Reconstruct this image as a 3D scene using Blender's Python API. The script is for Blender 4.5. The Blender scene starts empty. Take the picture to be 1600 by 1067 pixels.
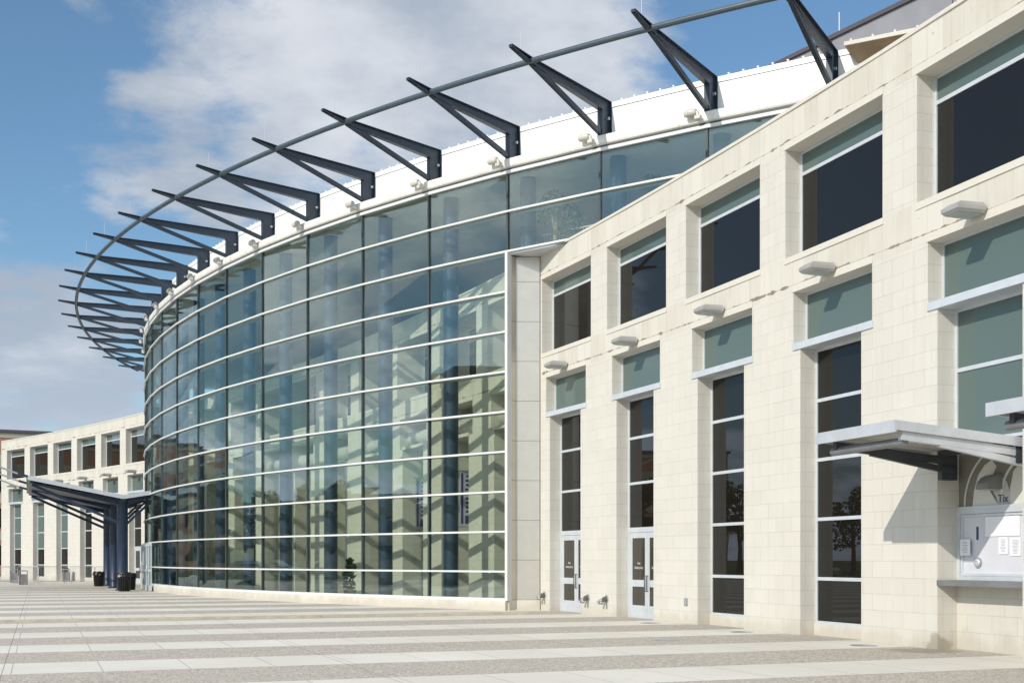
import bpy, math, random
from math import sin, cos, radians, pi, atan2, hypot, sqrt, floor
from mathutils import Vector
random.seed(7)
scene = bpy.context.scene
COL = scene.collection

# ------------------------------------------------------------------ camera
cam_d = bpy.data.cameras.new("camera")
cam = bpy.data.objects.new("camera", cam_d); COL.objects.link(cam)
EYE = 1.55
cam.location = (0, 0, EYE); cam.rotation_euler = (radians(90), 0, 0)
cam_d.sensor_width = 36; cam_d.lens = 1927 * 36 / 1600
cam_d.shift_y = (874 - 533.5) / 1600
cam_d.clip_start = 0.1; cam_d.clip_end = 4000
scene.camera = cam
scene.view_settings.view_transform = 'Standard'
scene.view_settings.look = 'None'
scene.view_settings.exposure = 0.0
scene.view_settings.gamma = 1.0
scene.cycles.transparent_max_bounces = 24
scene.cycles.max_bounces = 10
scene.cycles.glossy_bounces = 5
scene.cycles.diffuse_bounces = 4

# ------------------------------------------------------------------ sun + sky
SUN_TRAVEL = Vector((0.768, 0.858, -0.71)).normalized()
sd = bpy.data.lights.new("sun", 'SUN'); sun = bpy.data.objects.new("sun", sd); COL.objects.link(sun)
sd.energy = 3.45; sd.angle = radians(0.5); sd.color = (1.0, 0.94, 0.845)
sun.rotation_euler = SUN_TRAVEL.to_track_quat('-Z', 'Y').to_euler()
sun.location = (-60, -40, 80)

world = bpy.data.worlds.new("World"); scene.world = world
world.use_nodes = True
nt = world.node_tree; nt.nodes.clear()


class NG:
    """small node-graph helper"""
    def __init__(s, tree): s.t = tree
    def n(s, typ, ins=None, **kw):
        nd = s.t.nodes.new(typ)
        for k, v in kw.items(): setattr(nd, k, v)
        if ins:
            for k, v in ins.items():
                sk = nd.inputs[k]
                if hasattr(v, 'is_linked') or isinstance(v, bpy.types.NodeSocket): s.t.links.new(v, sk)
                else: sk.default_value = v
        return nd
    def math(s, op, a, b=0.0, c=None, clamp=False):
        ins = {0: a, 1: b}
        if c is not None: ins[2] = c
        nd = s.n('ShaderNodeMath', ins, operation=op); nd.use_clamp = clamp
        return nd.outputs[0]
    def vm(s, op, a, b=None, out=0, scale=None):
        ins = {0: a}
        if b is not None: ins[1] = b
        if scale is not None: ins['Scale'] = scale
        return s.n('ShaderNodeVectorMath', ins, operation=op).outputs[out]
    def ss(s, v, a, b, lo=0.0, hi=1.0):
        return s.n('ShaderNodeMapRange', {'Value': v, 'From Min': a, 'From Max': b, 'To Min': lo, 'To Max': hi},
                   interpolation_type='SMOOTHSTEP').outputs[0]
    def mix(s, f, a, b, blend='MIX'):
        nd = s.t.nodes.new('ShaderNodeMix'); nd.data_type = 'RGBA'; nd.blend_type = blend
        for idx, v in ((0, f), (6, a), (7, b)):
            if isinstance(v, bpy.types.NodeSocket): s.t.links.new(v, nd.inputs[idx])
            else: nd.inputs[idx].default_value = (*v, 1) if isinstance(v, tuple) and len(v) == 3 else v
        return nd.outputs[2]
    def noise(s, vec, scale, detail=4, rough=0.55, dist=0.0):
        return s.n('ShaderNodeTexNoise', {'Vector': vec, 'Scale': scale, 'Detail': detail, 'Roughness': rough,
                                          'Distortion': dist}).outputs[0]


g = NG(nt)
sky = g.n('ShaderNodeTexSky'); sky.sky_type = 'NISHITA'; sky.sun_disc = False
sky.sun_elevation = math.asin(-SUN_TRAVEL.z)
sky.sun_rotation = atan2(-SUN_TRAVEL.x, -SUN_TRAVEL.y)
sky.air_density = 1.0; sky.dust_density = 0.6; sky.ozone_density = 2.0
dvec = g.n('ShaderNodeNewGeometry').outputs['Incoming']
dvec = g.vm('SCALE', dvec, scale=-1.0)            # direction one looks in
sep = g.n('ShaderNodeSeparateXYZ', {0: dvec})
dz = g.math('MAXIMUM', sep.outputs[2], 0.0)
den = g.math('ADD', dz, 0.22)
cx = g.math('DIVIDE', sep.outputs[0], den); cy = g.math('DIVIDE', sep.outputs[1], den)
pl = g.n('ShaderNodeCombineXYZ', {0: cx, 1: cy, 2: 0.3}).outputs[0]
n_big = g.noise(pl, 1.9, 3, 0.5)
n_det = g.noise(pl, 3.0, 10, 0.65, 0.15)


def skydir(px, py):
    return Vector(((px - 800) / 1927, 1.0, (874 - py) / 1927)).normalized()


# cloud banks: directions of their middles and angular radii
banks = [((560, 130), 0.15, 1.0), ((760, 40), 0.15, 1.0), ((400, 70), 0.10, 0.85), ((300, 240), 0.075, 0.9), ((880, 120), 0.08, 0.85),
         ((500, 270), 0.10, 0.8), ((660, 230), 0.09, 0.7), ((40, 520), 0.10, 1.1), ((130, 600), 0.09, 1.0), ((-150, 600), 0.16, 1.0),
         ((190, 15), 0.035, 0.55), ((1190, 45), 0.022, 0.35), ((148, 90), 0.02, .35), ((985, 125), 0.03, 0.7), ((20, 650), 0.1, .8), ((-772, 370), 0.17, 1.0), ((-1150, 250), 0.10, .8)]
warp = g.vm('SUBTRACT', g.n('ShaderNodeTexNoise', {'Vector': pl, 'Scale': 2.2, 'Detail': 5, 'Roughness': 0.55}).outputs['Color'], (0.5, 0.5, 0.5))
dwarp = g.vm('ADD', dvec, g.vm('SCALE', warp, scale=0.22))
cover = None
for (p, r, wgt) in banks:
    d = g.vm('DISTANCE', dwarp, tuple(skydir(*p)), out=1)
    m = g.math('MULTIPLY', g.ss(d, r * 1.3, r * 0.35), wgt)
    cover = m if cover is None else g.math('MAXIMUM', cover, m)
# elsewhere (behind and beside the camera): scattered banks by noise
front = g.ss(sep.outputs[1], 0.70, 0.86)
scat = g.math('MULTIPLY', g.ss(n_big, 0.36, 0.58), 0.95)
scat = g.math('MULTIPLY', scat, g.math('SUBTRACT', 1.0, front))
clear_d = g.vm('DISTANCE', dwarp, tuple(Vector((-0.80, 0.58, 0.26)).normalized()), out=1)
scat = g.math('MULTIPLY', scat, g.ss(clear_d, 0.10, 0.24))       # a clear blue gap to the left
cover = g.math('MAXIMUM', cover, scat)
mask = g.math('ADD', cover, g.math('MULTIPLY', g.math('SUBTRACT', n_det, 0.5), 2.25))
mask = g.ss(mask, 0.34, 0.92)
n_sh = g.noise(g.vm('ADD', pl, (3.1, 1.7, 0.4)), 2.6, 6, 0.55)
cl = g.mix(g.ss(n_sh, 0.40, 0.68), (2.95, 3.4, 4.05), (5.4, 5.6, 5.95))
low = g.ss(sep.outputs[2], 0.02, 0.22)
cl = g.mix(low, (3.6, 4.1, 5.0), cl)
cl = g.mix(front, g.vm('SCALE', cl, scale=2.05), cl)
skyc = g.mix(1.0, sky.outputs[0], (0.78, 0.94, 0.98), 'MULTIPLY')
col = g.mix(g.math('MULTIPLY', mask, 0.93), skyc, cl)
bg = g.n('ShaderNodeBackground', {'Color': col, 'Strength': 0.14})
g.n('ShaderNodeOutputWorld', {'Surface': bg.outputs[0]})


# ------------------------------------------------------------------ materials
STAIN = (7.33, 21.30, 0.0)
Z_T, Z_M0, Z_M1, Z_U0, Z_U1, Z_P = 5.90, 6.02, 7.09, 7.85, 10.13, 10.95      # facade levels above ground
def mat(name):
    m = bpy.data.materials.new(name); m.use_nodes = True
    t = m.node_tree; t.nodes.clear()
    return m, NG(t)


def out(gr, sh): gr.n('ShaderNodeOutputMaterial', {'Surface': sh})


def simple(name, color, rough=0.5, metal=0.0, var=0.0, vscale=3.0, spec=0.5, bump=0.0, bscale=40.0, dirt=None):
    m, gr = mat(name)
    P = gr.n('ShaderNodeNewGeometry').outputs['Position']
    c = (*color, 1)
    if var > 0:
        nz = gr.noise(P, vscale, 5)
        c = gr.mix(gr.ss(nz, 0.3, 0.7), tuple(x * (1 - var) for x in color), tuple(min(1, x * (1 + var)) for x in color))
    if dirt:
        st = gr.noise(gr.vm('MULTIPLY', P, (5, 5, 0.6)), 1.0, 5)
        c = gr.mix(gr.ss(st, 0.55, 0.78, 0, dirt[1]), c, dirt[0])
    b = gr.n('ShaderNodeBsdfPrincipled', {'Base Color': c, 'Roughness': rough, 'Metallic': metal, 'Specular IOR Level': spec})
    if bump > 0:
        bn = gr.n('ShaderNodeBump', {'Strength': bump, 'Distance': 0.01, 'Height': gr.noise(P, bscale, 3)})
        gr.t.links.new(bn.outputs[0], b.inputs['Normal'])
    out(gr, b.outputs[0]); return m


def stone(name, kind):
    """limestone: coursed blocks ('block') or tall narrow panels ('panel'), laid in metres by UV"""
    m, gr = mat(name)
    uv = gr.n('ShaderNodeUVMap').outputs[0]
    P = gr.n('ShaderNodeNewGeometry').outputs['Position']
    s = gr.n('ShaderNodeSeparateXYZ', {0: uv})
    if kind == 'block':
        br = gr.n('ShaderNodeTexBrick', {'Vector': uv, 'Color1': (0.582, 0.555, 0.492, 1), 'Color2': (0.612, 0.587, 0.524, 1),
                                         'Mortar': (0.44, 0.395, 0.31, 1), 'Scale': 1.0, 'Mortar Size': 0.0045, 'Mortar Smooth': 0.3,
                                         'Bias': 0.0, 'Brick Width': 0.61, 'Row Height': 0.305}, offset=0.5, squash=1.0)
    elif kind == 'panel':
        br = gr.n('ShaderNodeTexBrick', {'Vector': uv, 'Color1': (0.55, 0.515, 0.44, 1), 'Color2': (0.625, 0.595, 0.525, 1),
                                         'Mortar': (0.46, 0.40, 0.31, 1), 'Scale': 1.0, 'Mortar Size': 0.004, 'Mortar Smooth': 0.3,
                                         'Bias': 0.0, 'Brick Width': 0.43, 'Row Height': 40.0}, offset=0.0)
    else:
        br = None
    c = br.outputs[0] if br else gr.mix(0.5, (0.61, 0.575, 0.50), (0.63, 0.60, 0.53))
    # slow mottling and pale vertical streaks
    mo = gr.noise(P, 1.1, 4)
    c = gr.mix(gr.ss(mo, 0.35, 0.7, 0.0, 0.35), c, (0.65, 0.62, 0.55))
    stv = gr.n('ShaderNodeCombineXYZ', {0: gr.math('MULTIPLY', s.outputs[0], 9.0), 1: gr.math('MULTIPLY', s.outputs[1], 0.7), 2: 0.0}).outputs[0]
    stn = gr.noise(stv, 1.0, 6, 0.6)
    c = gr.mix(gr.ss(stn, 0.52, 0.75, 0.0, 0.30 if kind == 'panel' else 0.14), c, (0.40, 0.36, 0.29))
    c = gr.mix(gr.ss(stn, 0.48, 0.30, 0.0, 0.22), c, (0.69, 0.665, 0.605))
    # fine grain
    fine = gr.noise(P, 55, 3)
    c = gr.mix(gr.math('MULTIPLY', gr.math('SUBTRACT', fine, 0.5), 0.22, clamp=True), c, (0.5, 0.46, 0.38))
    # splash band by the ground with a few rust marks
    spl = gr.noise(gr.vm('MULTIPLY', P, (2.2, 2.2, 1.0)), 1.0, 6, 0.6)
    zz = gr.n('ShaderNodeSeparateXYZ', {0: P}).outputs[2]
    band = gr.ss(gr.math('ADD', zz, gr.math('MULTIPLY', spl, -0.75)), 0.0, -0.33, 0.0, 0.38)
    c = gr.mix(band, c, (0.40, 0.34, 0.25))
    rust = gr.math('MULTIPLY', gr.ss(spl, 0.63, 0.72), gr.ss(zz, 0.24, 0.03))
    c = gr.mix(gr.math('MULTIPLY', rust, 0.5), c, (0.36, 0.23, 0.11))
    # dark grime marks gathering along panel joints
    if kind == 'panel':
        gm = gr.noise(gr.vm('MULTIPLY', P, (3.2, 3.2, 5.0)), 1.0, 6, 0.65)
        c = gr.mix(gr.ss(gm, 0.66, 0.76, 0.0, 0.6), c, (0.22, 0.19, 0.15))
        # black-brown dirt caught on the joint above each projecting lip
        for zl in (Z_M1 + 0.155, Z_U1 + 0.155):
            dzl = gr.math('ABSOLUTE', gr.math('SUBTRACT', zz, zl))
            gj = gr.noise(gr.vm('MULTIPLY', P, (2.4, 2.4, 0.5)), 1.0, 5, 0.65)
            thick = gr.ss(gj, 0.45, 0.72, 0.006, 0.055)
            kk = gr.math('MULTIPLY', gr.math('LESS_THAN', dzl, thick), gr.ss(gj, 0.30, 0.66, 0.25, 0.85))
            c = gr.mix(kk, c, (0.15, 0.12, 0.08))
    # damp dirty patch at the foot of the pier beside the ticket window
    dd = gr.vm('DISTANCE', P, tuple(STAIN), out=1)
    dn = gr.math('ADD', dd, gr.math('MULTIPLY', gr.noise(P, 4.5, 5), 0.55))
    c = gr.mix(gr.ss(dn, 0.62, 0.50, 0.0, 0.5), c, (0.22, 0.185, 0.125))
    b = gr.n('ShaderNodeBsdfPrincipled', {'Base Color': c, 'Roughness': 0.8, 'Specular IOR Level': 0.25})
    hgt = gr.noise(P, 38, 4)
    if br: hgt = gr.math('SUBTRACT', gr.math('MULTIPLY', hgt, 0.35), br.outputs[1])
    bn = gr.n('ShaderNodeBump', {'Strength': 0.35, 'Distance': 0.006, 'Height': hgt})
    gr.t.links.new(bn.outputs[0], b.inputs['Normal'])
    out(gr, b.outputs[0]); return m


def glass_front(name, base, f0, rough=0.0, wob=0.0, tint=(0.95, 0.97, 1)):
    """opaque coated window glass: dark or grey-green body under a mirror-like face"""
    m, gr = mat(name)
    lw = gr.n('ShaderNodeLayerWeight', {'Blend': 0.5}).outputs['Facing']
    p5 = gr.math('POWER', lw, 5.0)
    f = gr.math('ADD', gr.math('MULTIPLY', p5, 1 - f0), f0, clamp=True)
    d = gr.n('ShaderNodeBsdfDiffuse', {'Color': (*base, 1)})
    gl = gr.n('ShaderNodeBsdfGlossy', {'Color': (*tint, 1), 'Roughness': rough})
    if wob:
        P = gr.n('ShaderNodeNewGeometry').outputs['Position']
        bn = gr.n('ShaderNodeBump', {'Strength': wob, 'Distance': 0.02, 'Height': gr.noise(P, 0.9, 1)})
        gr.t.links.new(bn.outputs[0], gl.inputs['Normal'])
    mx = gr.n('ShaderNodeMixShader', {0: f, 1: d.outputs[0], 2: gl.outputs[0]})
    out(gr, mx.outputs[0]); return m


def glass_clear(name, tint, f0):
    """see-through glazing: outer face mirrors by Fresnel and tints, inner face lets light out"""
    m, gr = mat(name)
    lw = gr.n('ShaderNodeLayerWeight', {'Blend': 0.5}).outputs['Facing']
    p5 = gr.math('POWER', lw, 4.2)
    f = gr.math('ADD', gr.math('MULTIPLY', p5, 1 - f0), f0, clamp=True)
    bf = gr.n('ShaderNodeNewGeometry').outputs['Backfacing']
    f = gr.math('MULTIPLY', f, gr.math('SUBTRACT', 1.0, bf))
    tc = gr.mix(bf, tint, (1.0, 1.0, 1.0))
    tr = gr.n('ShaderNodeBsdfTransparent', {'Color': tc})
    P = gr.n('ShaderNodeNewGeometry').outputs['Position']
    bn = gr.n('ShaderNodeBump', {'Strength': 0.05, 'Distance': 0.02, 'Height': gr.noise(P, 0.8, 1)})
    gl = gr.n('ShaderNodeBsdfGlossy', {'Color': (0.88, 0.95, 1, 1), 'Roughness': 0.0, 'Normal': bn.outputs[0]})
    mx = gr.n('ShaderNodeMixShader', {0: f, 1: tr.outputs[0], 2: gl.outputs[0]})
    out(gr, mx.outputs[0]); return m


def plaza_mat():
    m, gr = mat('plaza_paving')
    P = gr.n('ShaderNodeNewGeometry').outputs['Position']
    s = gr.n('ShaderNodeSeparateXYZ', {0: P})
    ph = radians(21)
    c = gr.math('ADD', gr.math('MULTIPLY', s.outputs[0], -sin(ph)), gr.math('MULTIPLY', s.outputs[1], cos(ph)))
    t = gr.math('ADD', gr.math('MULTIPLY', s.outputs[0], cos(ph)), gr.math('MULTIPLY', s.outputs[1], sin(ph)))
    fr = gr.math('FRACT', gr.math('ADD', gr.math('DIVIDE', gr.math('SUBTRACT', c, 18.0), 4.12), 50.0))
    light = gr.math('LESS_THAN', fr, 0.462)
    edge = gr.math('MINIMUM', gr.math('ABSOLUTE', gr.math('SUBTRACT', fr, 0.462)), gr.math('MINIMUM', fr, gr.math('SUBTRACT', 1.0, fr)))
    edge = gr.math('LESS_THAN', edge, 0.0022)
    jt = gr.math('FRACT', gr.math('ADD', gr.math('DIVIDE', t, 1.19), 100.3))
    jl = gr.math('MULTIPLY', gr.math('LESS_THAN', jt, 0.0105), light)
    jt2 = gr.math('FRACT', gr.math('ADD', gr.math('DIVIDE', t, 4.76), 100.1))
    jl2 = gr.math('LESS_THAN', jt2, 0.003)
    slab = gr.n('ShaderNodeTexWhiteNoise', {'Vector': gr.n('ShaderNodeCombineXYZ', {
        0: gr.math('FLOOR', gr.math('ADD', gr.math('DIVIDE', t, 1.19), 100.3)),
        1: gr.math('FLOOR', gr.math('DIVIDE', gr.math('SUBTRACT', c, 18.0), 4.12)), 2: 0.0}).outputs[0]}, noise_dimensions='3D').outputs[0]
    big = gr.noise(P, 0.35, 5)
    med = gr.noise(P, 2.2, 6, 0.6)
    lc = gr.mix(gr.ss(big, 0.35, 0.7), (0.63, 0.59, 0.51), (0.71, 0.67, 0.585))
    lc = gr.mix(gr.math('MULTIPLY', slab, 0.35), lc, (0.60, 0.56, 0.49))
    lc = gr.mix(gr.ss(med, 0.55, 0.8, 0, 0.35), lc, (0.47, 0.445, 0.39))
    vo = gr.n('ShaderNodeTexVoronoi', {'Vector': P, 'Scale': 38.0}).outputs['Color']
    vs = gr.n('ShaderNodeSeparateColor', {0: vo}).outputs[0]
    ac = gr.mix(gr.ss(vs, 0.15, 0.9), (0.315, 0.275, 0.225), (0.59, 0.53, 0.445))
    ac = gr.mix(gr.ss(big, 0.4, 0.7, 0, 0.35), ac, (0.45, 0.415, 0.36))
    ac = gr.mix(gr.ss(med, 0.58, 0.8, 0, 0.3), ac, (0.20, 0.185, 0.16))
    cc = gr.mix(light, ac, lc)
    cc = gr.mix(gr.math('MULTIPLY', gr.math('MAXIMUM', gr.math('MAXIMUM', jl, edge), jl2), 0.65), cc, (0.13, 0.12, 0.10))
    # water and rust trails near the facade, a few tyre smears
    wet = gr.noise(gr.vm('MULTIPLY', P, (0.55, 1.4, 1)), 1.0, 5)
    cc = gr.mix(gr.ss(wet, 0.66, 0.78, 0, 0.35), cc, (0.22, 0.20, 0.165))
    dd = gr.vm('DISTANCE', P, (7.05, 21.05, 0.0), out=1)
    dn = gr.math('ADD', dd, gr.math('MULTIPLY', gr.noise(gr.vm('MULTIPLY', P, (1, 2.2, 1)), 2.0, 5), 0.9))
    cc = gr.mix(gr.ss(dn, 1.15, 0.85, 0.0, 0.55), cc, (0.20, 0.175, 0.13))
    b = gr.n('ShaderNodeBsdfPrincipled', {'Base Color': cc, 'Roughness': 0.85, 'Specular IOR Level': 0.25})
    bn = gr.n('ShaderNodeBump', {'Strength': 0.25, 'Distance': 0.006, 'Height': gr.mix(light, vs, gr.noise(P, 60, 3))})
    gr.t.links.new(bn.outputs[0], b.inputs['Normal'])
    out(gr, b.outputs[0]); return m


def brick_mat():
    m, gr = mat('red_brick')
    uv = gr.n('ShaderNodeUVMap').outputs[0]
    br = gr.n('ShaderNodeTexBrick', {'Vector': uv, 'Color1': (0.33, 0.13, 0.07, 1), 'Color2': (0.40, 0.18, 0.10, 1),
                                     'Mortar': (0.42, 0.33, 0.25, 1), 'Scale': 1.0, 'Mortar Size': 0.008,
                                     'Brick Width': 0.23, 'Row Height': 0.08}, offset=0.5)
    b = gr.n('ShaderNodeBsdfPrincipled', {'Base Color': br.outputs[0], 'Roughness': 0.85})
    out(gr, b.outputs[0]); return m


def foliage(name, a, b_):
    m, gr = mat(name)
    P = gr.n('ShaderNodeNewGeometry').outputs['Position']
    nz = gr.noise(P, 2.5, 3)
    c = gr.mix(gr.ss(nz, 0.35, 0.65), a, b_)
    d = gr.n('ShaderNodeBsdfPrincipled', {'Base Color': c, 'Roughness': 0.55})
    tr = gr.n('ShaderNodeBsdfTranslucent', {'Color': c})
    mx = gr.n('ShaderNodeMixShader', {0: 0.25, 1: d.outputs[0], 2: tr.outputs[0]})
    out(gr, mx.outputs[0]); return m


M = dict(
    block=stone('limestone_blocks', 'block'), panel=stone('limestone_panels', 'panel'), trim=stone('limestone_trim', 'trim'),
    lobby=simple('lobby_plaster', (0.46, 0.44, 0.38), 0.8, var=0.08),
    dark=glass_front('dark_window_glass', (0.011, 0.009, 0.0065), 0.05, wob=0.03, tint=(0.88, 0.94, 1.0)),
    door_glass=glass_front('brown_door_glass', (0.055, 0.047, 0.036), 0.05),
    spandrel=glass_front('grey_green_glass', (0.105, 0.145, 0.133), 0.045, rough=0.03, wob=0.03),
    clear=glass_clear('curtain_glass', (0.90, 0.965, 0.885), 0.21),
    frame=simple('silver_aluminium', (0.60, 0.63, 0.66), 0.45, 0.25, var=0.05),
    white_alu=simple('white_aluminium', (0.66, 0.665, 0.65), 0.45, 0.0, var=0.03),
    fin=simple('grey_fin', (0.34, 0.36, 0.35), 0.5, 0.2),
    mullion=simple('dark_mullion', (0.05, 0.06, 0.06), 0.45),
    fascia=simple('white_metal_fascia', (0.83, 0.83, 0.81), 0.35, 0.0, var=0.02, vscale=0.8),
    lip=simple('painted_gutter', (0.74, 0.72, 0.67), 0.45, 0.0, var=0.06, dirt=((0.35, 0.31, 0.25), 0.4)),
    steel=simple('dark_blue_steel', (0.017, 0.031, 0.05), 0.42, 0.0, var=0.15, vscale=4),
    tube=simple('grey_blue_tube', (0.06, 0.088, 0.11), 0.45, 0.1, var=0.08),
    blue=simple('navy_blue_paint', (0.014, 0.030, 0.066), 0.42, var=0.15),
    column=simple('blue_lobby_column', (0.035, 0.062, 0.11), 0.35, var=0.06),
    lamp=simple('cream_lamp_housing', (0.60, 0.57, 0.51), 0.4, var=0.08, dirt=((0.3, 0.26, 0.2), 0.5)),
    lampgrey=simple('grey_lamp_housing', (0.36, 0.355, 0.34), 0.42, 0.1, var=0.05),
    lens=simple('frosted_lens', (0.42, 0.47, 0.44), 0.25),
    metal=simple('brushed_panel', (0.60, 0.56, 0.49), 0.33, 0.6, var=0.03, bump=0.05, bscale=8),
    plaza=plaza_mat(), kerb=simple('tan_kerb', (0.50, 0.43, 0.32), 0.85, var=0.15),
    brick=brick_mat(), brownslab=simple('tan_soffit', (0.36, 0.27, 0.17), 0.8, var=0.12),
    beige=simple('beige_concrete', (0.42, 0.375, 0.30), 0.8, var=0.08, dirt=((0.25, 0.21, 0.15), 0.4)),
    greywall=simple('grey_stucco', (0.27, 0.265, 0.285), 0.85, var=0.06, vscale=1.2, bump=0.2, bscale=12),
    capdark=simple('dark_coping', (0.085, 0.075, 0.085), 0.6),
    roof=simple('roof_membrane', (0.35, 0.34, 0.32), 0.9, var=0.1),
    ceil=simple('lobby_ceiling', (0.55, 0.56, 0.54), 0.85, var=0.05),
    floor=simple('lobby_floor', (0.20, 0.19, 0.17), 0.35, var=0.2),
    canopy=simple('silver_canopy_sheet', (0.55, 0.57, 0.60), 0.45, 0.3, var=0.06, dirt=((0.4, 0.36, 0.3), 0.3)),
    canopy_dark=simple('charcoal_and_shaded_steel', (0.05, 0.055, 0.065), 0.5, 0.1, var=0.1),  # plates and header; on the far beam and strut its darkness is painted shade
    canopy_beam=simple('grey_canopy_beam', (0.20, 0.205, 0.21), 0.5, 0.2, var=0.1, dirt=((0.25, 0.17, 0.1), 0.3)),
    soffit=simple('canopy_soffit', (0.40, 0.40, 0.37), 0.6, var=0.06),
    black=simple('black_plastic', (0.012, 0.012, 0.013), 0.4), bin=simple('grey_bin_panel', (0.22, 0.22, 0.21), 0.7, var=0.15),
    galv=simple('galvanised_steel', (0.42, 0.44, 0.46), 0.4, 0.6), brass=simple('dull_bronze', (0.17, 0.17, 0.14), 0.35, 0.8),
    paper=simple('white_paper', (0.80, 0.80, 0.82), 0.7), blind=simple('pale_lilac_blind', (0.62, 0.62, 0.66), 0.65, var=0.05, vscale=2),
    navy=simple('navy_lettering', (0.025, 0.055, 0.14), 0.5), ink=simple('grey_print', (0.28, 0.29, 0.33), 0.8),
    mural=simple('pale_mural_shape', (0.62, 0.61, 0.56), 0.6), muralbg=simple('taupe_mural_ground', (0.20, 0.19, 0.155), 0.6, var=0.05),
    muralmid=simple('grey_mural_shape', (0.46, 0.46, 0.44), 0.6),
    banner=simple('lilac_banner', (0.50, 0.50, 0.64), 0.8, var=0.1), bannerdark=simple('indigo_banner_print', (0.05, 0.05, 0.16), 0.8),
    letter=simple('white_lettering', (0.6, 0.6, 0.56), 0.6),
    duct=simple('pale_duct', (0.50, 0.49, 0.45), 0.5, 0.1, var=0.08),
    leaf=foliage('tree_leaves', (0.035, 0.065, 0.018), (0.085, 0.11, 0.035)), leaf2=foliage('indoor_leaves', (0.03, 0.09, 0.03), (0.07, 0.15, 0.05)),
    leafdark=foliage('conifer_leaves', (0.02, 0.04, 0.018), (0.045, 0.065, 0.03)),
    bark=simple('bark', (0.10, 0.075, 0.05), 0.9, var=0.3, vscale=8), pot=simple('terracotta', (0.42, 0.22, 0.13), 0.8, var=0.1),
    basket=simple('wicker_pot', (0.40, 0.30, 0.18), 0.8, var=0.15, vscale=20),
    grass=simple('grass', (0.055, 0.085, 0.025), 0.9, var=0.3, vscale=1.5), asphalt=simple('asphalt', (0.05, 0.05, 0.052), 0.85, var=0.2),
    tan=simple('tan_wall', (0.40, 0.34, 0.25), 0.85, var=0.07), darkwall=simple('brown_wall', (0.085, 0.07, 0.055), 0.85, var=0.15),
    carpaint=simple('silver_car_paint', (0.45, 0.46, 0.48), 0.25, 0.5), carpaint2=simple('dark_car_paint', (0.03, 0.035, 0.05), 0.25, 0.3),
    rubber=simple('tyre_rubber', (0.02, 0.02, 0.02), 0.8), seal=simple('joint_seal', (0.10, 0.095, 0.09), 0.7),
)


# ------------------------------------------------------------------ mesh helpers
ROOT = {}


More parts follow.
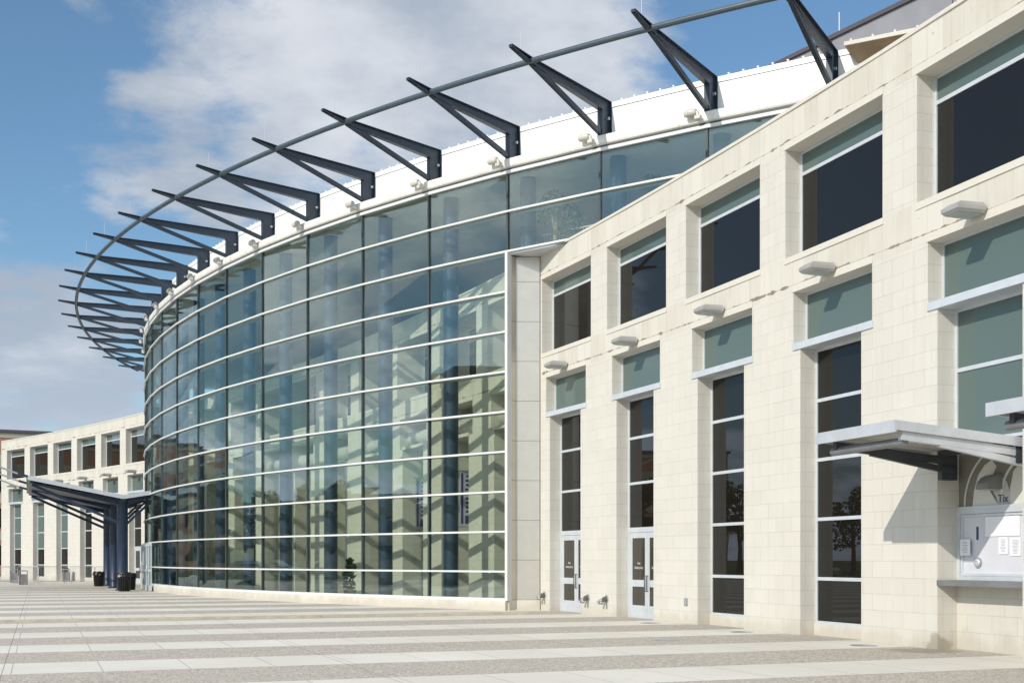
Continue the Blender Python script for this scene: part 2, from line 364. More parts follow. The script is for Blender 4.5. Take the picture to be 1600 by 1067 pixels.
class MB:
    def __init__(s): s.v = []; s.f = []; s.u = []; s.m = []; s.sm = []
    def face(s, pts, uv=None, mi=0, smooth=False):
        b = len(s.v); s.v += [tuple(p) for p in pts]; s.f.append(tuple(range(b, b + len(pts))))
        if uv is None:
            p = [Vector(q) for q in pts]
            e = (p[1] - p[0]); L = e.length or 1; e = e / L
            nn = None
            for i in range(2, len(p)):
                c = e.cross(p[i] - p[0])
                if c.length > 1e-9: nn = c.normalized(); break
            if nn is None: uv = [(0, 0)] * len(p)
            else:
                if abs(nn.z) < 0.7:
                    ua = Vector((-nn.y, nn.x, 0)).normalized(); va = Vector((0, 0, 1))
                else: ua = Vector((1, 0, 0)); va = Vector((0, 1, 0))
                uv = [(q.dot(ua), q.dot(va)) for q in p]
        s.u.append(list(uv)); s.m.append(mi); s.sm.append(smooth); return s
    def hexa(s, c, mi=0, skip=()):
        """8 corners: bottom 0-3 counter-clockwise seen from above, top 4-7"""
        for i, q in enumerate(((3, 2, 1, 0), (4, 5, 6, 7), (0, 1, 5, 4), (1, 2, 6, 5), (2, 3, 7, 6), (3, 0, 4, 7))):
            if i not in skip: s.face([c[k] for k in q], mi=mi)
        return s
    def box(s, x0, x1, y0, y1, z0, z1, mi=0):
        return s.hexa([(x0, y0, z0), (x1, y0, z0), (x1, y1, z0), (x0, y1, z0), (x0, y0, z1), (x1, y0, z1), (x1, y1, z1), (x0, y1, z1)], mi)
    def obox(s, o, ax, ay, az, x0, x1, y0, y1, z0, z1, mi=0):
        o = Vector(o); ax = Vector(ax); ay = Vector(ay); az = Vector(az)
        f = lambda x, y, z: o + ax * x + ay * y + az * z
        c = [f(x0, y0, z0), f(x1, y0, z0), f(x1, y1, z0), f(x0, y1, z0), f(x0, y0, z1), f(x1, y0, z1), f(x1, y1, z1), f(x0, y1, z1)]
        return s.hexa(c, mi)
    def bar(s, p0, p1, w, h, up=(0, 0, 1), w1=None, h1=None, mi=0):
        p0 = Vector(p0); p1 = Vector(p1); d = (p1 - p0).normalized(); up = Vector(up)
        sx = d.cross(up)
        if sx.length < 1e-6: sx = d.cross(Vector((1, 0, 0)))
        sx.normalize(); uy = sx.cross(d).normalized()
        w1 = w if w1 is None else w1; h1 = h if h1 is None else h1
        a = [p0 + sx * (i * w / 2) + uy * (j * h / 2) for i, j in ((-1, -1), (1, -1), (1, 1), (-1, 1))]
        b = [p1 + sx * (i * w1 / 2) + uy * (j * h1 / 2) for i, j in ((-1, -1), (1, -1), (1, 1), (-1, 1))]
        s.face([a[0], a[1], a[2], a[3]], mi=mi); s.face([b[3], b[2], b[1], b[0]], mi=mi)
        for i in range(4):
            j = (i + 1) % 4; s.face([a[j], a[i], b[i], b[j]], mi=mi)
        return s
    def tube(s, pts, r, n=10, mi=0, cap=True, closed=False):
        pts = [Vector(p) for p in pts]; N = len(pts)
        rr = r if isinstance(r, (list, tuple)) else [r] * N
        rings = []; prev = None
        for i, p in enumerate(pts):
            d = (pts[min(i + 1, N - 1)] - pts[max(i - 1, 0)]).normalized()
            a = prev if prev is not None else (Vector((0, 0, 1)) if abs(d.z) < 0.9 else Vector((1, 0, 0)))
            x = (a - d * a.dot(d)).normalized(); prev = x
            y = d.cross(x)
            rings.append([p + (x * cos(2 * pi * k / n) + y * sin(2 * pi * k / n)) * rr[i] for k in range(n)])
        base = len(s.v)
        for rg in rings: s.v += [tuple(q) for q in rg]
        for i in range(N - 1):
            for k in range(n):
                k2 = (k + 1) % n
                s.f.append((base + i * n + k, base + i * n + k2, base + (i + 1) * n + k2, base + (i + 1) * n + k))
                s.u.append([(k / n, i), ((k + 1) / n, i), ((k + 1) / n, i + 1), (k / n, i + 1)]); s.m.append(mi); s.sm.append(True)
        if cap:
            s.face([q for q in reversed(rings[0])], mi=mi); s.face(rings[-1], mi=mi)
        return s
    def lathe(s, o, prof, n=20, mi=0):
        """prof: (radius, z) list, axis +Z at o"""
        o = Vector(o); base = len(s.v)
        for (r, z) in prof:
            s.v += [(o.x + r * cos(2 * pi * k / n), o.y + r * sin(2 * pi * k / n), o.z + z) for k in range(n)]
        for i in range(len(prof) - 1):
            for k in range(n):
                k2 = (k + 1) % n
                s.f.append((base + i * n + k, base + i * n + k2, base + (i + 1) * n + k2, base + (i + 1) * n + k))
                s.u.append([(0, 0)] * 4); s.m.append(mi); s.sm.append(True)
        return s
    def build(s, name, mats, parent=None, root=None):
        me = bpy.data.meshes.new(name)
        off = Vector((0, 0, 0))
        if parent is not None: off = ROOT.get(parent.name, Vector((0, 0, 0)))
        if root is not None: off = Vector(root)
        me.from_pydata([tuple(Vector(p) - off) for p in s.v], [], s.f)
        uvl = me.uv_layers.new(name='UVMap')
        i = 0
        for q in s.u:
            for c in q: uvl.data[i].uv = c; i += 1
        if not isinstance(mats, (list, tuple)): mats = [mats]
        for m_ in mats: me.materials.append(m_)
        for p, mi, sm in zip(me.polygons, s.m, s.sm): p.material_index = mi; p.use_smooth = sm
        me.validate(); me.update()
        o = bpy.data.objects.new(name, me); COL.objects.link(o)
        if parent is not None: o.parent = parent; ROOT[o.name] = off
        elif root is not None: o.location = root; ROOT[o.name] = off
        return o


def tag(o, label=None, cat=None, group=None, kind=None):
    if label: o['label'] = label
    if cat: o['category'] = cat
    if group: o['group'] = group
    if kind: o['kind'] = kind
    return o


def thing(name, label, cat, loc=(0, 0, 0), group=None):
    o = bpy.data.objects.new(name, None); COL.objects.link(o); o.location = loc; o.empty_display_size = 0.3
    ROOT[o.name] = Vector(loc)
    return tag(o, label, cat, group)


def copy_tree(o, parent=None):
    c = o.copy(); COL.objects.link(c)
    if parent is not None: c.parent = parent
    for ch in list(o.children): copy_tree(ch, c)
    return c


def text_mb(txt, size, depth=0.004, bold=0.0):
    cu = bpy.data.curves.new('txt', 'FONT'); cu.body = txt; cu.size = size; cu.extrude = depth / 2
    cu.align_x = 'CENTER'; cu.offset = bold
    ob = bpy.data.objects.new('txt', cu); COL.objects.link(ob)
    dg = bpy.context.evaluated_depsgraph_get(); dg.update()
    me = bpy.data.meshes.new_from_object(ob.evaluated_get(dg))
    vs = [v.co.copy() for v in me.vertices]; fs = [tuple(p.vertices) for p in me.polygons]
    bpy.data.objects.remove(ob); bpy.data.curves.remove(cu); bpy.data.meshes.remove(me)
    return vs, fs


def put_text(txt, size, o, ax, az, name, m_, parent=None, root=None):
    """flat lettering, x axis along ax, upright along az"""
    vs, fs = text_mb(txt, size, bold=0.012 if len(txt) == 1 else 0.0); o = Vector(o); ax = Vector(ax).normalized(); az = Vector(az).normalized(); nn = ax.cross(az)
    mb = MB()
    for f in fs: mb.face([o + ax * vs[i].x + az * vs[i].y + nn * vs[i].z for i in f], uv=[(0, 0)] * len(f))
    return mb.build(name, m_, parent, root)


# ------------------------------------------------------------------ plan geometry (metres; camera above the origin, looking +Y)
X0, Y0, TH, KAP = 6.8435, 22.7774, 1.903494, 0.0051318        # concave stone facade as an arc
PITCH, UW = 4.3027, 3.30


def W(s, n=0.0, z=0.0):
    t = TH + KAP * s
    return Vector((X0 + (sin(t) - sin(TH)) / KAP - n * sin(t), Y0 - (cos(t) - cos(TH)) / KAP + n * cos(t), z))


def waxes(s):
    t = TH + KAP * s
    return Vector((cos(t), sin(t), 0)), Vector((-sin(t), cos(t), 0))       # along (away from the camera), outward


DX, DY, DR, A0, DA = 38.910, 85.4114, 61.6654, -2.14683, 0.0548887     # glass drum


def D(j, r=0.0, z=0.0):
    a = A0 - j * DA
    return Vector((DX + (DR + r) * cos(a), DY + (DR + r) * sin(a), z))


def dax(j):
    a = A0 - j * DA
    return Vector((sin(a), -cos(a), 0)), Vector((cos(a), sin(a), 0))       # along (growing j), outward


def opening(k):
    if k <= 3: return k * PITCH
    if k <= 14: return 3 * PITCH + (k - 3) * (63.7596 - 3 * PITCH) / 12
    return 63.7596 + (k - 15) * PITCH


KMIN, KMAX = -3, 20
T_IN0, T_IN1, M_IN0, M_IN1 = 0.66, 2.74, 0.32, 3.00


def wquad(mb, a, b, mi=0):
    pass


def wbox(mb, s0, s1, n0, n1, z0, z1, mi=0, skip=()):
    c = [W(s0, n1, z0), W(s0, n0, z0), W(s1, n0, z0), W(s1, n1, z0), W(s0, n1, z1), W(s0, n0, z1), W(s1, n0, z1), W(s1, n1, z1)]
    F = {'bot': ((0, 3, 2, 1), [(s0, n1), (s1, n1), (s1, n0), (s0, n0)]), 'top': ((4, 5, 6, 7), [(s0, n1), (s0, n0), (s1, n0), (s1, n1)]),
         's0': ((0, 1, 5, 4), [(n1, z0), (n0, z0), (n0, z1), (n1, z1)]), 'back': ((1, 2, 6, 5), [(s0, z0), (s1, z0), (s1, z1), (s0, z1)]),
         's1': ((2, 3, 7, 6), [(n0, z0), (n1, z0), (n1, z1), (n0, z1)]), 'front': ((3, 0, 4, 7), [(s1, z0), (s0, z0), (s0, z1), (s1, z1)])}
    for k, (q, uv) in F.items():
        if k not in skip: mb.face([c[i] for i in q], uv, mi)


# ------------------------------------------------------------------ ground
def sheet(name, x0, x1, y0, y1, z, m_, n=1):
    mb = MB(); mb.face([(x0, y0, z), (x1, y0, z), (x1, y1, z), (x0, y1, z)])
    return tag(mb.build(name, m_), kind='structure')


sheet('ground', -1500, 1500, -1500, 1500, -0.012, M['grass'])
sheet('road', -72, -60, -300, 400, -0.008, M['asphalt'])
sheet('far_road', -300, 300, -52, -40, -0.004, M['asphalt'])
sheet('plaza', -50, 60, -30, 116, 0.0, M['plaza'])
# low kerb across the plaza
mb = MB(); ph = radians(19.3)
kd = Vector((cos(ph), sin(ph), 0)); kn = Vector((-sin(ph), cos(ph), 0)); ko = Vector((-12.7, 30.55, 0))
for i in range(24):
    mb.obox(ko, kd, kn, (0, 0, 1), -22 + i * 1.5, -22 + i * 1.5 + 1.49, 0, 0.34, 0.0, 0.05)
tag(mb.build('kerb', M['kerb']), kind='structure')


# ================================================================== STONE BUILDING
SB = thing('stone_building', 'long curved pale limestone building with deep square windows in rows', 'building', W(0))
pr = {k: opening(k) for k in range(KMIN, KMAX + 2)}
for k in range(KMIN - 1, KMAX + 1):                     # the piers between openings
    a_lo = pr[k] if k >= KMIN else pr[KMIN] - PITCH
    b_hi = pr[k + 1]
    dep = 1.35 if 4 <= k <= 13 else 0.50
    end = b_hi - 0.02
    lv = [(a_lo + T_IN1, b_hi + T_IN0, 0.0, Z_T), (a_lo + M_IN1, b_hi + M_IN0, Z_T, Z_M1), (a_lo + UW, b_hi, Z_U0, Z_U1)]
    if k == KMAX: lv = [(a, pr[KMAX] + UW + 1.05, z0, z1) for (a, b, z0, z1) in lv]
    mb = MB()
    for (a, b, z0, z1) in lv: wbox(mb, a, b, -dep, 0, z0, z1, skip=('top', 'bot'))
    (a, b, _, z), (a2, b2, _, _) = lv[0], lv[1]
    for (p, q) in ((a, a2), (b2, b)):
        if abs(p - q) > 1e-4: mb.face([W(p, 0, z), W(p, -dep, z), W(q, -dep, z), W(q, 0, z)])
    if dep < 1:
        for (a, b, z0, z1) in lv: wbox(mb, a + 0.0, a + 0.0025, -0.112, -0.098, z0, z1, 1) if False else mb.face([W(a - 0.003, -0.112, z0), W(a - 0.003, -0.098, z0), W(a - 0.003, -0.098, z1), W(a - 0.003, -0.112, z1)], mi=1)
        cm = 0.5 * (lv[2][0] + lv[2][1])
        for x in (cm - 0.16, cm + 0.16): wbox(mb, x, x + 0.014, -0.01, 0.003, 0.0, Z_M1 - 0.001, 1)
    mb.build('pier', [M['block'], M['trim']], SB)

s_first, s_last = pr[KMIN] - 1.0, pr[KMAX] + UW + 1.05
cuts = [s_first] + [pr[k] for k in range(KMIN, KMAX + 1)] + [s_last]
for nm, z0, z1 in (('spandrel_band', Z_M1, Z_U0), ('parapet', Z_U1, Z_P - 0.07)):
    mb = MB()
    for a, b in zip(cuts[:-1], cuts[1:]):
        dep = 1.35 if pr[4] - 1 < a < pr[14] else 0.50
        sk = []
        if a != cuts[0]: sk.append('s0')
        if b != cuts[-1]: sk.append('s1')
        m2 = 0.5 * (a + b)
        wbox(mb, a, m2, -dep, 0, z0, z1, skip=sk + ['s1'] if 's1' not in sk else sk)
        wbox(mb, m2, b, -dep, 0, z0, z1, skip=sk + ['s0'] if 's0' not in sk else sk)
    mb.build(nm, M['panel'], SB)
mb = MB()
for a, b in zip(cuts[:-1], cuts[1:]): wbox(mb, a, b - 0.006, -0.53, 0.022, Z_P - 0.07, Z_P)
mb.build('coping', M['trim'], SB)
for k in range(KMIN, KMAX + 1):
    s = pr[k]; mb = MB()
    wbox(mb, s - 0.03, s + UW + 0.03, -0.36, 0.018, Z_U1 - 0.001, Z_U1 + 0.14)
    mb.build('lintel', M['trim'], SB); mb = MB()
    wbox(mb, s - 0.03, s + UW + 0.03, -0.36, 0.018, Z_U0 - 0.12, Z_U0 + 0.001)
    mb.build('sill', M['trim'], SB); mb = MB()
    wbox(mb, s + M_IN0 - 0.02, s + M_IN1 + 0.02, -0.28, 0.018, Z_M1 - 0.001, Z_M1 + 0.14)
    mb.build('lintel', M['trim'], SB)
mb = MB()                                              # flat roof behind the parapet, floor of the upper storey
for i in range(26):
    a = s_first + (s_last - s_first) * i / 26; b = s_first + (s_last - s_first) * (i + 1) / 26
    wbox(mb, a, b, -15, -0.505, 10.55, 10.80, skip=('s0', 's1'))
mb.build('roof', M['roof'], SB)
mb = MB()                                              # rear wall
for i in range(13):
    a = s_first + (s_last - s_first) * i / 13; b = s_first + (s_last - s_first) * (i + 1) / 13
    wbox(mb, a, b, -15.4, -15, 0, 10.95, skip=('s0', 's1'))
for s in (s_first, s_last - 0.3): wbox(mb, s, s + 0.3, -15, -0.51, 0, 10.549)
mb.build('wall', M['block'], SB)

GL = -0.40


def frame_box(mb, s0, s1, z0, z1, fw=0.06, n0=-0.425, n1=-0.365):
    wbox(mb, s0, s0 + fw, n0, n1, z0, z1); wbox(mb, s1 - fw, s1, n0, n1, z0, z1)
    wbox(mb, s0 + fw, s1 - fw, n0, n1, z0, z0 + fw); wbox(mb, s0 + fw, s1 - fw, n0, n1, z1 - fw, z1)


def pane(s0, s1, z0, z1, m_, parent, name='pane', n=GL):
    mb = MB(); wbox(mb, s0, s1, n - 0.012, n + 0.012, z0, z1)
    return mb.build(name, m_, parent)


for k in range(KMIN, KMAX + 1):
    s = pr[k]
    lobby = 4 <= k <= 14
    off = -0.80 if lobby else 0.0
    # upper square window: a shallow light strip over a dark pane
    mb = MB(); frame_box(mb, s, s + UW, Z_U0 + 0.001, Z_U1 - 0.001, n0=-0.425 + off, n1=-0.365 + off)
    wbox(mb, s + 0.06, s + UW - 0.06, -0.425 + off, -0.365 + off, 9.61, 9.68)
    w = mb.build('window', M['frame'], SB)
    pane(s + 0.06, s + UW - 0.06, Z_U0 + 0.06, 9.61, M['dark'], w, n=GL + off)
    pane(s + 0.06, s + UW - 0.06, 9.68, Z_U1 - 0.06, M['spandrel'], w, n=GL + off)
    if lobby:
        # inside the lobby: open recess with a back wall
        mb = MB(); wbox(mb, s + M_IN0 + .003, s + M_IN1 - .003, -1.40, -1.25, 0, Z_M1 - 0.001); mb.build('recess_wall', M['lobby'], SB)
        mb = MB(); wbox(mb, s + T_IN0, s + T_IN1, -1.2, 0.01, Z_T - 0.02, Z_T + 0.10); mb.build('ledge', M['trim'], SB)
        mb = MB(); frame_box(mb, s + 1.0, s + 2.5, 0.0, 2.35, 0.08, -1.245, -1.20); d_ = mb.build('door', M['frame'], SB)
        pane(s + 1.08, s + 2.42, 0.08, 2.27, M['door_glass'], d_, n=-1.225)
        continue
    # middle window: grey-green spandrel glass on a projecting metal ledge
    mb = MB(); frame_box(mb, s + M_IN0, s + M_IN1, Z_M0 + 0.001, Z_M1 - 0.001, 0.045, -0.36, -0.30)
    w = mb.build('window', M['frame'], SB)
    pane(s + M_IN0 + 0.045, s + M_IN1 - 0.045, Z_M0 + 0.045, Z_M1 - 0.045, M['spandrel'], w, n=-0.335)
    mb = MB(); wbox(mb, s + M_IN0 + 0.02, s + M_IN1 - 0.004, -0.44, 0.03, Z_T - 0.02, Z_M0)
    wbox(mb, s + M_IN0 - 0.05, s + M_IN0 + 0.02, 0.002, 0.03, Z_T - 0.02, Z_M0)
    mb.build('ledge', M['frame'], SB)
    # tall window or doorway
    a, b = s + T_IN0, s + T_IN1
    top = Z_T - 0.021
    levels = [0.24, 1.16, 2.38, 3.60, 4.82, top]
    if k in (2, 3, 15): levels = [2.36, 3.60, 4.82, top]
    if k in (-1, -2): levels = [3.55, 4.82, top]
    mb = MB(); frame_box(mb, a, b, levels[0], top, 0.055)
    for z in levels[1:-1]: wbox(mb, a + 0.055, b - 0.055, -0.425, -0.365, z - 0.035, z + 0.035)
    w = mb.build('window', M['frame'], SB)
    for i in range(len(levels) - 1):
        z0 = levels[i] + (0.055 if i == 0 else 0.035); z1 = levels[i + 1] - (0.055 if i == len(levels) - 2 else 0.035)
        green = k in (-1, -2, -3) or (k in (18, 19, 20) and i >= 2)
        pane(a + 0.055, b - 0.055, z0, z1, M['spandrel'] if green else M['dark'], w)
    if levels[0] == 0.24:
        mb = MB(); wbox(mb, a, b, -0.47, -0.33, 0, 0.24); mb.build('sill', M['trim'], SB)
    if k in (2, 3, 15):
        mb = MB(); frame_box(mb, a, b, 0.0, 2.359, 0.075, -0.43, -0.36); fr = mb.build('door_frame', M['frame'], SB)
        mid = 0.5 * (a + b)
        for (p, q, h) in ((a + 0.078, mid - 0.003, 1), (mid + 0.003, b - 0.078, 0)):
            mb = MB(); st = 0.12; n0, n1 = -0.42, -0.375
            wbox(mb, p, p + st, n0, n1, 0.012, 2.28); wbox(mb, q - st, q, n0, n1, 0.012, 2.28)
            for z0, z1 in ((0.012, 0.33), (0.83, 1.01), (2.13, 2.28)): wbox(mb, p + st, q - st, n0, n1, z0, z1)
            dr = mb.build('door', M['frame'], SB)
            pane(p + st, q - st, 0.33, 0.83, M['door_glass'], dr); pane(p + st, q - st, 1.01, 2.13, M['door_glass'], dr)
            hs = q - 0.05 if h else p + 0.05
            mb = MB(); mb.tube([W(hs, -0.375, 0.72), W(hs, -0.32, 0.72), W(hs, -0.32, 1.12), W(hs, -0.375, 1.12)], 0.014, 8)
            mb.build('handle', M['mullion'], dr)
            if k != 15:
                al, ot = waxes(0.5 * (p + q))
                put_text('Gate', 0.085, W(0.5 * (p + q), -0.384, 1.43), -al, (0, 0, 1), 'lettering', M['letter'], dr)
                put_text('Building Entry', 0.085, W(0.5 * (p + q), -0.384, 1.31), -al, (0, 0, 1), 'lettering', M['letter'], dr)

# ticket counters: two bays nearest the camera (only the first shows)
for k in (-1, -2):
    s = pr[k]; a, b = s + T_IN0, s + T_IN1; al, ot = waxes(s + 1.7); al = -al
    mb = MB(); wbox(mb, a, b, -0.50, -0.41, 0, 1.10); mb.build('apron', M['block'], SB)
    mb = MB(); wbox(mb, a + 0.001, b - 0.001, -0.5, 0.02, 1.105, 1.20); mb.build('counter', M['canopy_beam'], SB)
    mb = MB(); wbox(mb, a, b, -0.46, -0.445, 2.46, 3.55); mur = mb.build('mural', M['muralbg'], SB)
    mb = MB(); frame_box(mb, a, b, 1.201, 2.40, 0.07, -0.49, -0.40); wbox(mb, a, b, -0.49, -0.40, 2.401, 2.46)
    frame_box(mb, a + .075, b - .075, 1.275, 2.325, 0.045, -0.48, -0.425)
    wf = mb.build('ticket_window', M['frame'], SB)
    mb = MB(); wbox(mb, a + 0.12, b - 0.12, -0.465, -0.455, 1.30, 2.28); mb.build('blind', M['blind'], wf)
    # plain stand-in for the painted mural: pale sweeping arcs
    NN = -0.434
    def msh(pts, m_, n=NN):
        mbx = MB()
        f = [W(b - u, n, z) for (u, z) in pts]; bk = [W(b - u, n - 0.004, z) for (u, z) in pts]
        mbx.face(f); 
        for i in range(len(f)): mbx.face([f[i], bk[i], bk[(i + 1) % len(f)], f[(i + 1) % len(f)]])
        return mbx.build('mural_shape', m_, mur)
    def band(cu, cz, r0, r1, a0, a1, e=1.0, nn=22):
        o_ = [(cu + r1 * cos(radians(a0 + (a1 - a0) * i / nn)), cz + e * r1 * sin(radians(a0 + (a1 - a0) * i / nn))) for i in range(nn + 1)]
        i_ = [(cu + r0 * cos(radians(a0 + (a1 - a0) * i / nn)), cz + e * r0 * sin(radians(a0 + (a1 - a0) * i / nn))) for i in range(nn + 1)]
        return o_ + i_[::-1]
    msh(band(1.15, 2.47, 0.97, 1.01, 180, 96, 0.98), M['mural'])
    msh([(0.36, 2.462), (0.40, 2.72), (0.50, 2.98), (0.66, 3.14), (0.84, 3.22), (0.96, 3.10), (0.84, 2.92), (0.80, 2.70), (0.92, 2.55), (1.00, 2.462)], M['mural'], NN - 0.002)
    msh([(1.0, 2.462), (0.95, 2.60), (0.83, 2.74), (0.86, 2.92), (1.0, 2.98), (1.20, 2.84), (1.285, 2.66), (1.305, 2.462)], M['muralmid'], NN - 0.001)
    msh(band(1.75, 2.55, 0.66, 0.71, 176, 60, 1.0), M['mural'])
    msh([(1.30, 2.462), (1.28, 2.72), (1.36, 3.0), (1.55, 3.14), (1.75, 3.10), (1.86, 2.86), (1.80, 2.6), (1.98, 2.462)], M['mural'], NN - 0.001)
    if k != -1: continue
    U = lambda u, n, z: W(b - u, n, z)
    G1 = 'fittings of the ticket window'
    o = put_text('Tix', 0.185, U(1.12, -0.426, 2.50), al, (0, 0, 1), 'lettering', M['navy'], None, root=U(1.12, -0.426, 2.5))
    tag(o, 'navy blue lettering Tix painted under the shapes above the ticket window', 'lettering')
    for txt, u, lb in (('1', 0.47, 'navy numeral 1 on the blind of the ticket window'), ('2', 1.76, 'navy numeral 2 by the right pier on the ticket window')):
        o = put_text(txt, 0.29, U(u, -0.448, 1.90), al, (0, 0, 1), 'numeral', M['navy'], None, root=U(u, -0.448, 1.9))
        tag(o, lb, 'numeral')
    def card(u0, u1, z0, z1, n, name, lb, lines=0, cat='notice'):
        rt = U(0.5 * (u0 + u1), n, z0)
        mbx = MB(); wbox(mbx, b - u1, b - u0, n, n + 0.006, z0, z1)
        hh = z1 - z0
        for i in range(lines):
            zz = z1 - hh * (0.14 + 0.76 * i / max(1, lines)); uu = (u1 - u0) * random.uniform(0.2, 0.38)
            wbox(mbx, b - (0.5 * (u0 + u1) + uu), b - (0.5 * (u0 + u1) - uu), n + 0.006, n + 0.0075, zz - 0.008, zz, 1)
        tag(mbx.build(name, [M['paper'], M['ink']], None, root=rt), lb, cat)
    card(0.68, 1.50, 1.94, 2.27, -0.445, 'blank_board', 'large blank white board above two papers on the ticket window', 0, 'board')
    card(0.09, 0.35, 1.62, 1.90, -0.40, 'paper_notice', 'white paper notice on the left frame of the ticket window', 7)
    card(1.00, 1.22, 1.64, 1.925, -0.445, 'paper_notice', 'narrow white paper half shaded under the blank board', 9)
    card(1.28, 1.52, 1.61, 1.91, -0.445, 'paper_notice', 'fully sunlit white paper notice below right end of blank board', 10)
    def disc(u, z, lb):
        rt = U(u, -0.45, z); t_ = thing('speak_through', lb, 'speaker', rt)
        ax_, ot_ = waxes(b - u)
        mbx = MB(); mbx.tube([rt, rt + ot_ * 0.035], [0.088, 0.080], 24); mbx.build('rim', M['galv'], t_)
        mbx = MB(); mbx.tube([rt + ot_ * 0.036, rt + ot_ * 0.05], [0.066, 0.05], 24); gr_ = mbx.build('grille', M['frame'], t_)
        mbx = MB()
        for q in range(5): mbx.tube([rt + ot_ * 0.05 + ax_ * 0.03 * cos(q * 1.257) + Vector((0, 0, 0.03 * sin(q * 1.257))), rt + ot_ * 0.053 + ax_ * 0.03 * cos(q * 1.257) + Vector((0, 0, 0.03 * sin(q * 1.257)))], 0.007, 8)
        mbx.build('hole', M['mullion'], gr_)
    disc(0.50, 1.50, 'round metal speaker below numeral 1 on the blind')
    disc(1.79, 1.47, 'round metal speaker by the right pier under numeral 2')
    # hooded lamp on the mural
    rt = U(0.95, -0.44, 2.72); t_ = thing('hooded_lamp', 'grey quarter round hood lamp fixed above the lettering Tix', 'lamp', rt)
    mbx = MB(); prof = [(0.0, 0.0), (0.30, 0.0), (0.28, 0.10), (0.20, 0.19), (0.10, 0.235), (0.0, 0.25)]
    L0, L1 = -0.15, 0.15
    ax_, ot_ = waxes(b - 0.95)
    A_ = [rt - ax_ * L0 + ot_ * p + Vector((0, 0, q)) for p, q in prof]; B_ = [rt - ax_ * L1 + ot_ * p + Vector((0, 0, q)) for p, q in prof]
    for i in range(len(prof)): j = (i + 1) % len(prof); mbx.face([A_[i], B_[i], B_[j], A_[j]])
    mbx.face(A_[::-1]); mbx.face(B_); mbx.build('hood', M['bin'], t_)
    mbx = MB(); mbx.obox(rt, -ax_, ot_, (0, 0, 1), -0.12, 0.12, 0.04, 0.26, -0.02, -0.002); mbx.build('lens', M['lens'], t_)

# ================================================================== GLASS ROTUNDA
GR = thing('glass_rotunda', 'curved glass fronted arena lobby with white transoms and steel sunshade ring', 'building', D(6))
ZL = [0.33] + [1.188 + 1.22 * i for i in range(10)] + [13.36]
J0, J1 = -1.22, 18.3
TIN = 0.010


def drumbox(mb, j0, j1, r0, r1, z0, z1, mi=0, skip=()):
    c = [D(j0, r0, z0), D(j0, r1, z0), D(j1, r1, z0), D(j1, r0, z0), D(j0, r0, z1), D(j0, r1, z1), D(j1, r1, z1), D(j1, r0, z1)]
    # order so that faces look outward whichever way j runs
    for i, q in enumerate(((0, 1, 2, 3), (7, 6, 5, 4), (4, 5, 1, 0), (5, 6, 2, 1), (6, 7, 3, 2), (7, 4, 0, 3))):
        if i not in skip: mb.face([c[k] for k in reversed(q)], mi=mi)


facets = [(J0, -1)] + [(j, j + 1) for j in range(-1, 18)] + [(18, J1)]
DOORJ = (10.55, 12.35)
for (ja, jb) in facets:
    inner = 2 <= ja < 15
    rows = range(0, 11) if inner else range(9, 11)
    mb = MB()
    z_lo = ZL[0] if inner else ZL[9]
    drumbox(mb, jb - TIN, jb + TIN, -0.10, 0.012, z_lo, ZL[-1])
    bay = mb.build('glazing_bay', M['mullion'], GR)
    for r_ in rows:
        z0, z1 = ZL[r_] + 0.03, ZL[r_ + 1] - 0.03
        mb = MB(); o_ = [random.uniform(-0.007, 0.007) for _ in range(4)]      # panes never sit perfectly true
        ra = lambda q: o_[q] - 0.018
        c = [D(ja + TIN, ra(0) - 0.012, z0), D(ja + TIN, ra(0) + 0.012, z0), D(jb - TIN, ra(1) + 0.012, z0), D(jb - TIN, ra(1) - 0.012, z0),
             D(ja + TIN, ra(2) - 0.012, z1), D(ja + TIN, ra(2) + 0.012, z1), D(jb - TIN, ra(3) + 0.012, z1), D(jb - TIN, ra(3) - 0.012, z1)]
        for q in ((0, 1, 2, 3), (7, 6, 5, 4), (4, 5, 1, 0), (5, 6, 2, 1), (6, 7, 3, 2), (7, 4, 0, 3)): mb.face([c[k] for k in reversed(q)])
        mb.build('pane', M['clear'], bay)
for i, z in enumerate(ZL):
    mb = MB(); mf = MB()
    for (ja, jb) in facets:
        inner = 2 <= ja < 15
        if not inner and i < 9: continue
        if i in (0, 1) and ja in (11,):
            mb.build('transom', M['white_alu'], GR); mf.build('inner_rail', M['fin'], GR); mb = MB(); mf = MB(); continue
        h = 0.029 if 0 < i < 11 else 0.045
        drumbox(mb, ja, jb, -0.005, 0.075, z - h, z + h, skip=(4,) if False else ())
        drumbox(mf, ja, jb, -0.34, -0.036, z - 0.025, z + 0.025)
    mb.build('transom', M['white_alu'], GR); mf.build('inner_rail', M['fin'], GR)
# kerb wall under the glass
mb = MB()
for (ja, jb) in facets:
    if ja == 11: mb.build('base_wall', M['trim'], GR); mb = MB()
    if 2 <= ja < 15 and ja != 11:
        drumbox(mb, max(ja, 2), jb, -0.25, 0.10, 0.0, 0.285)
mb.build('base_wall', M['trim'], GR)
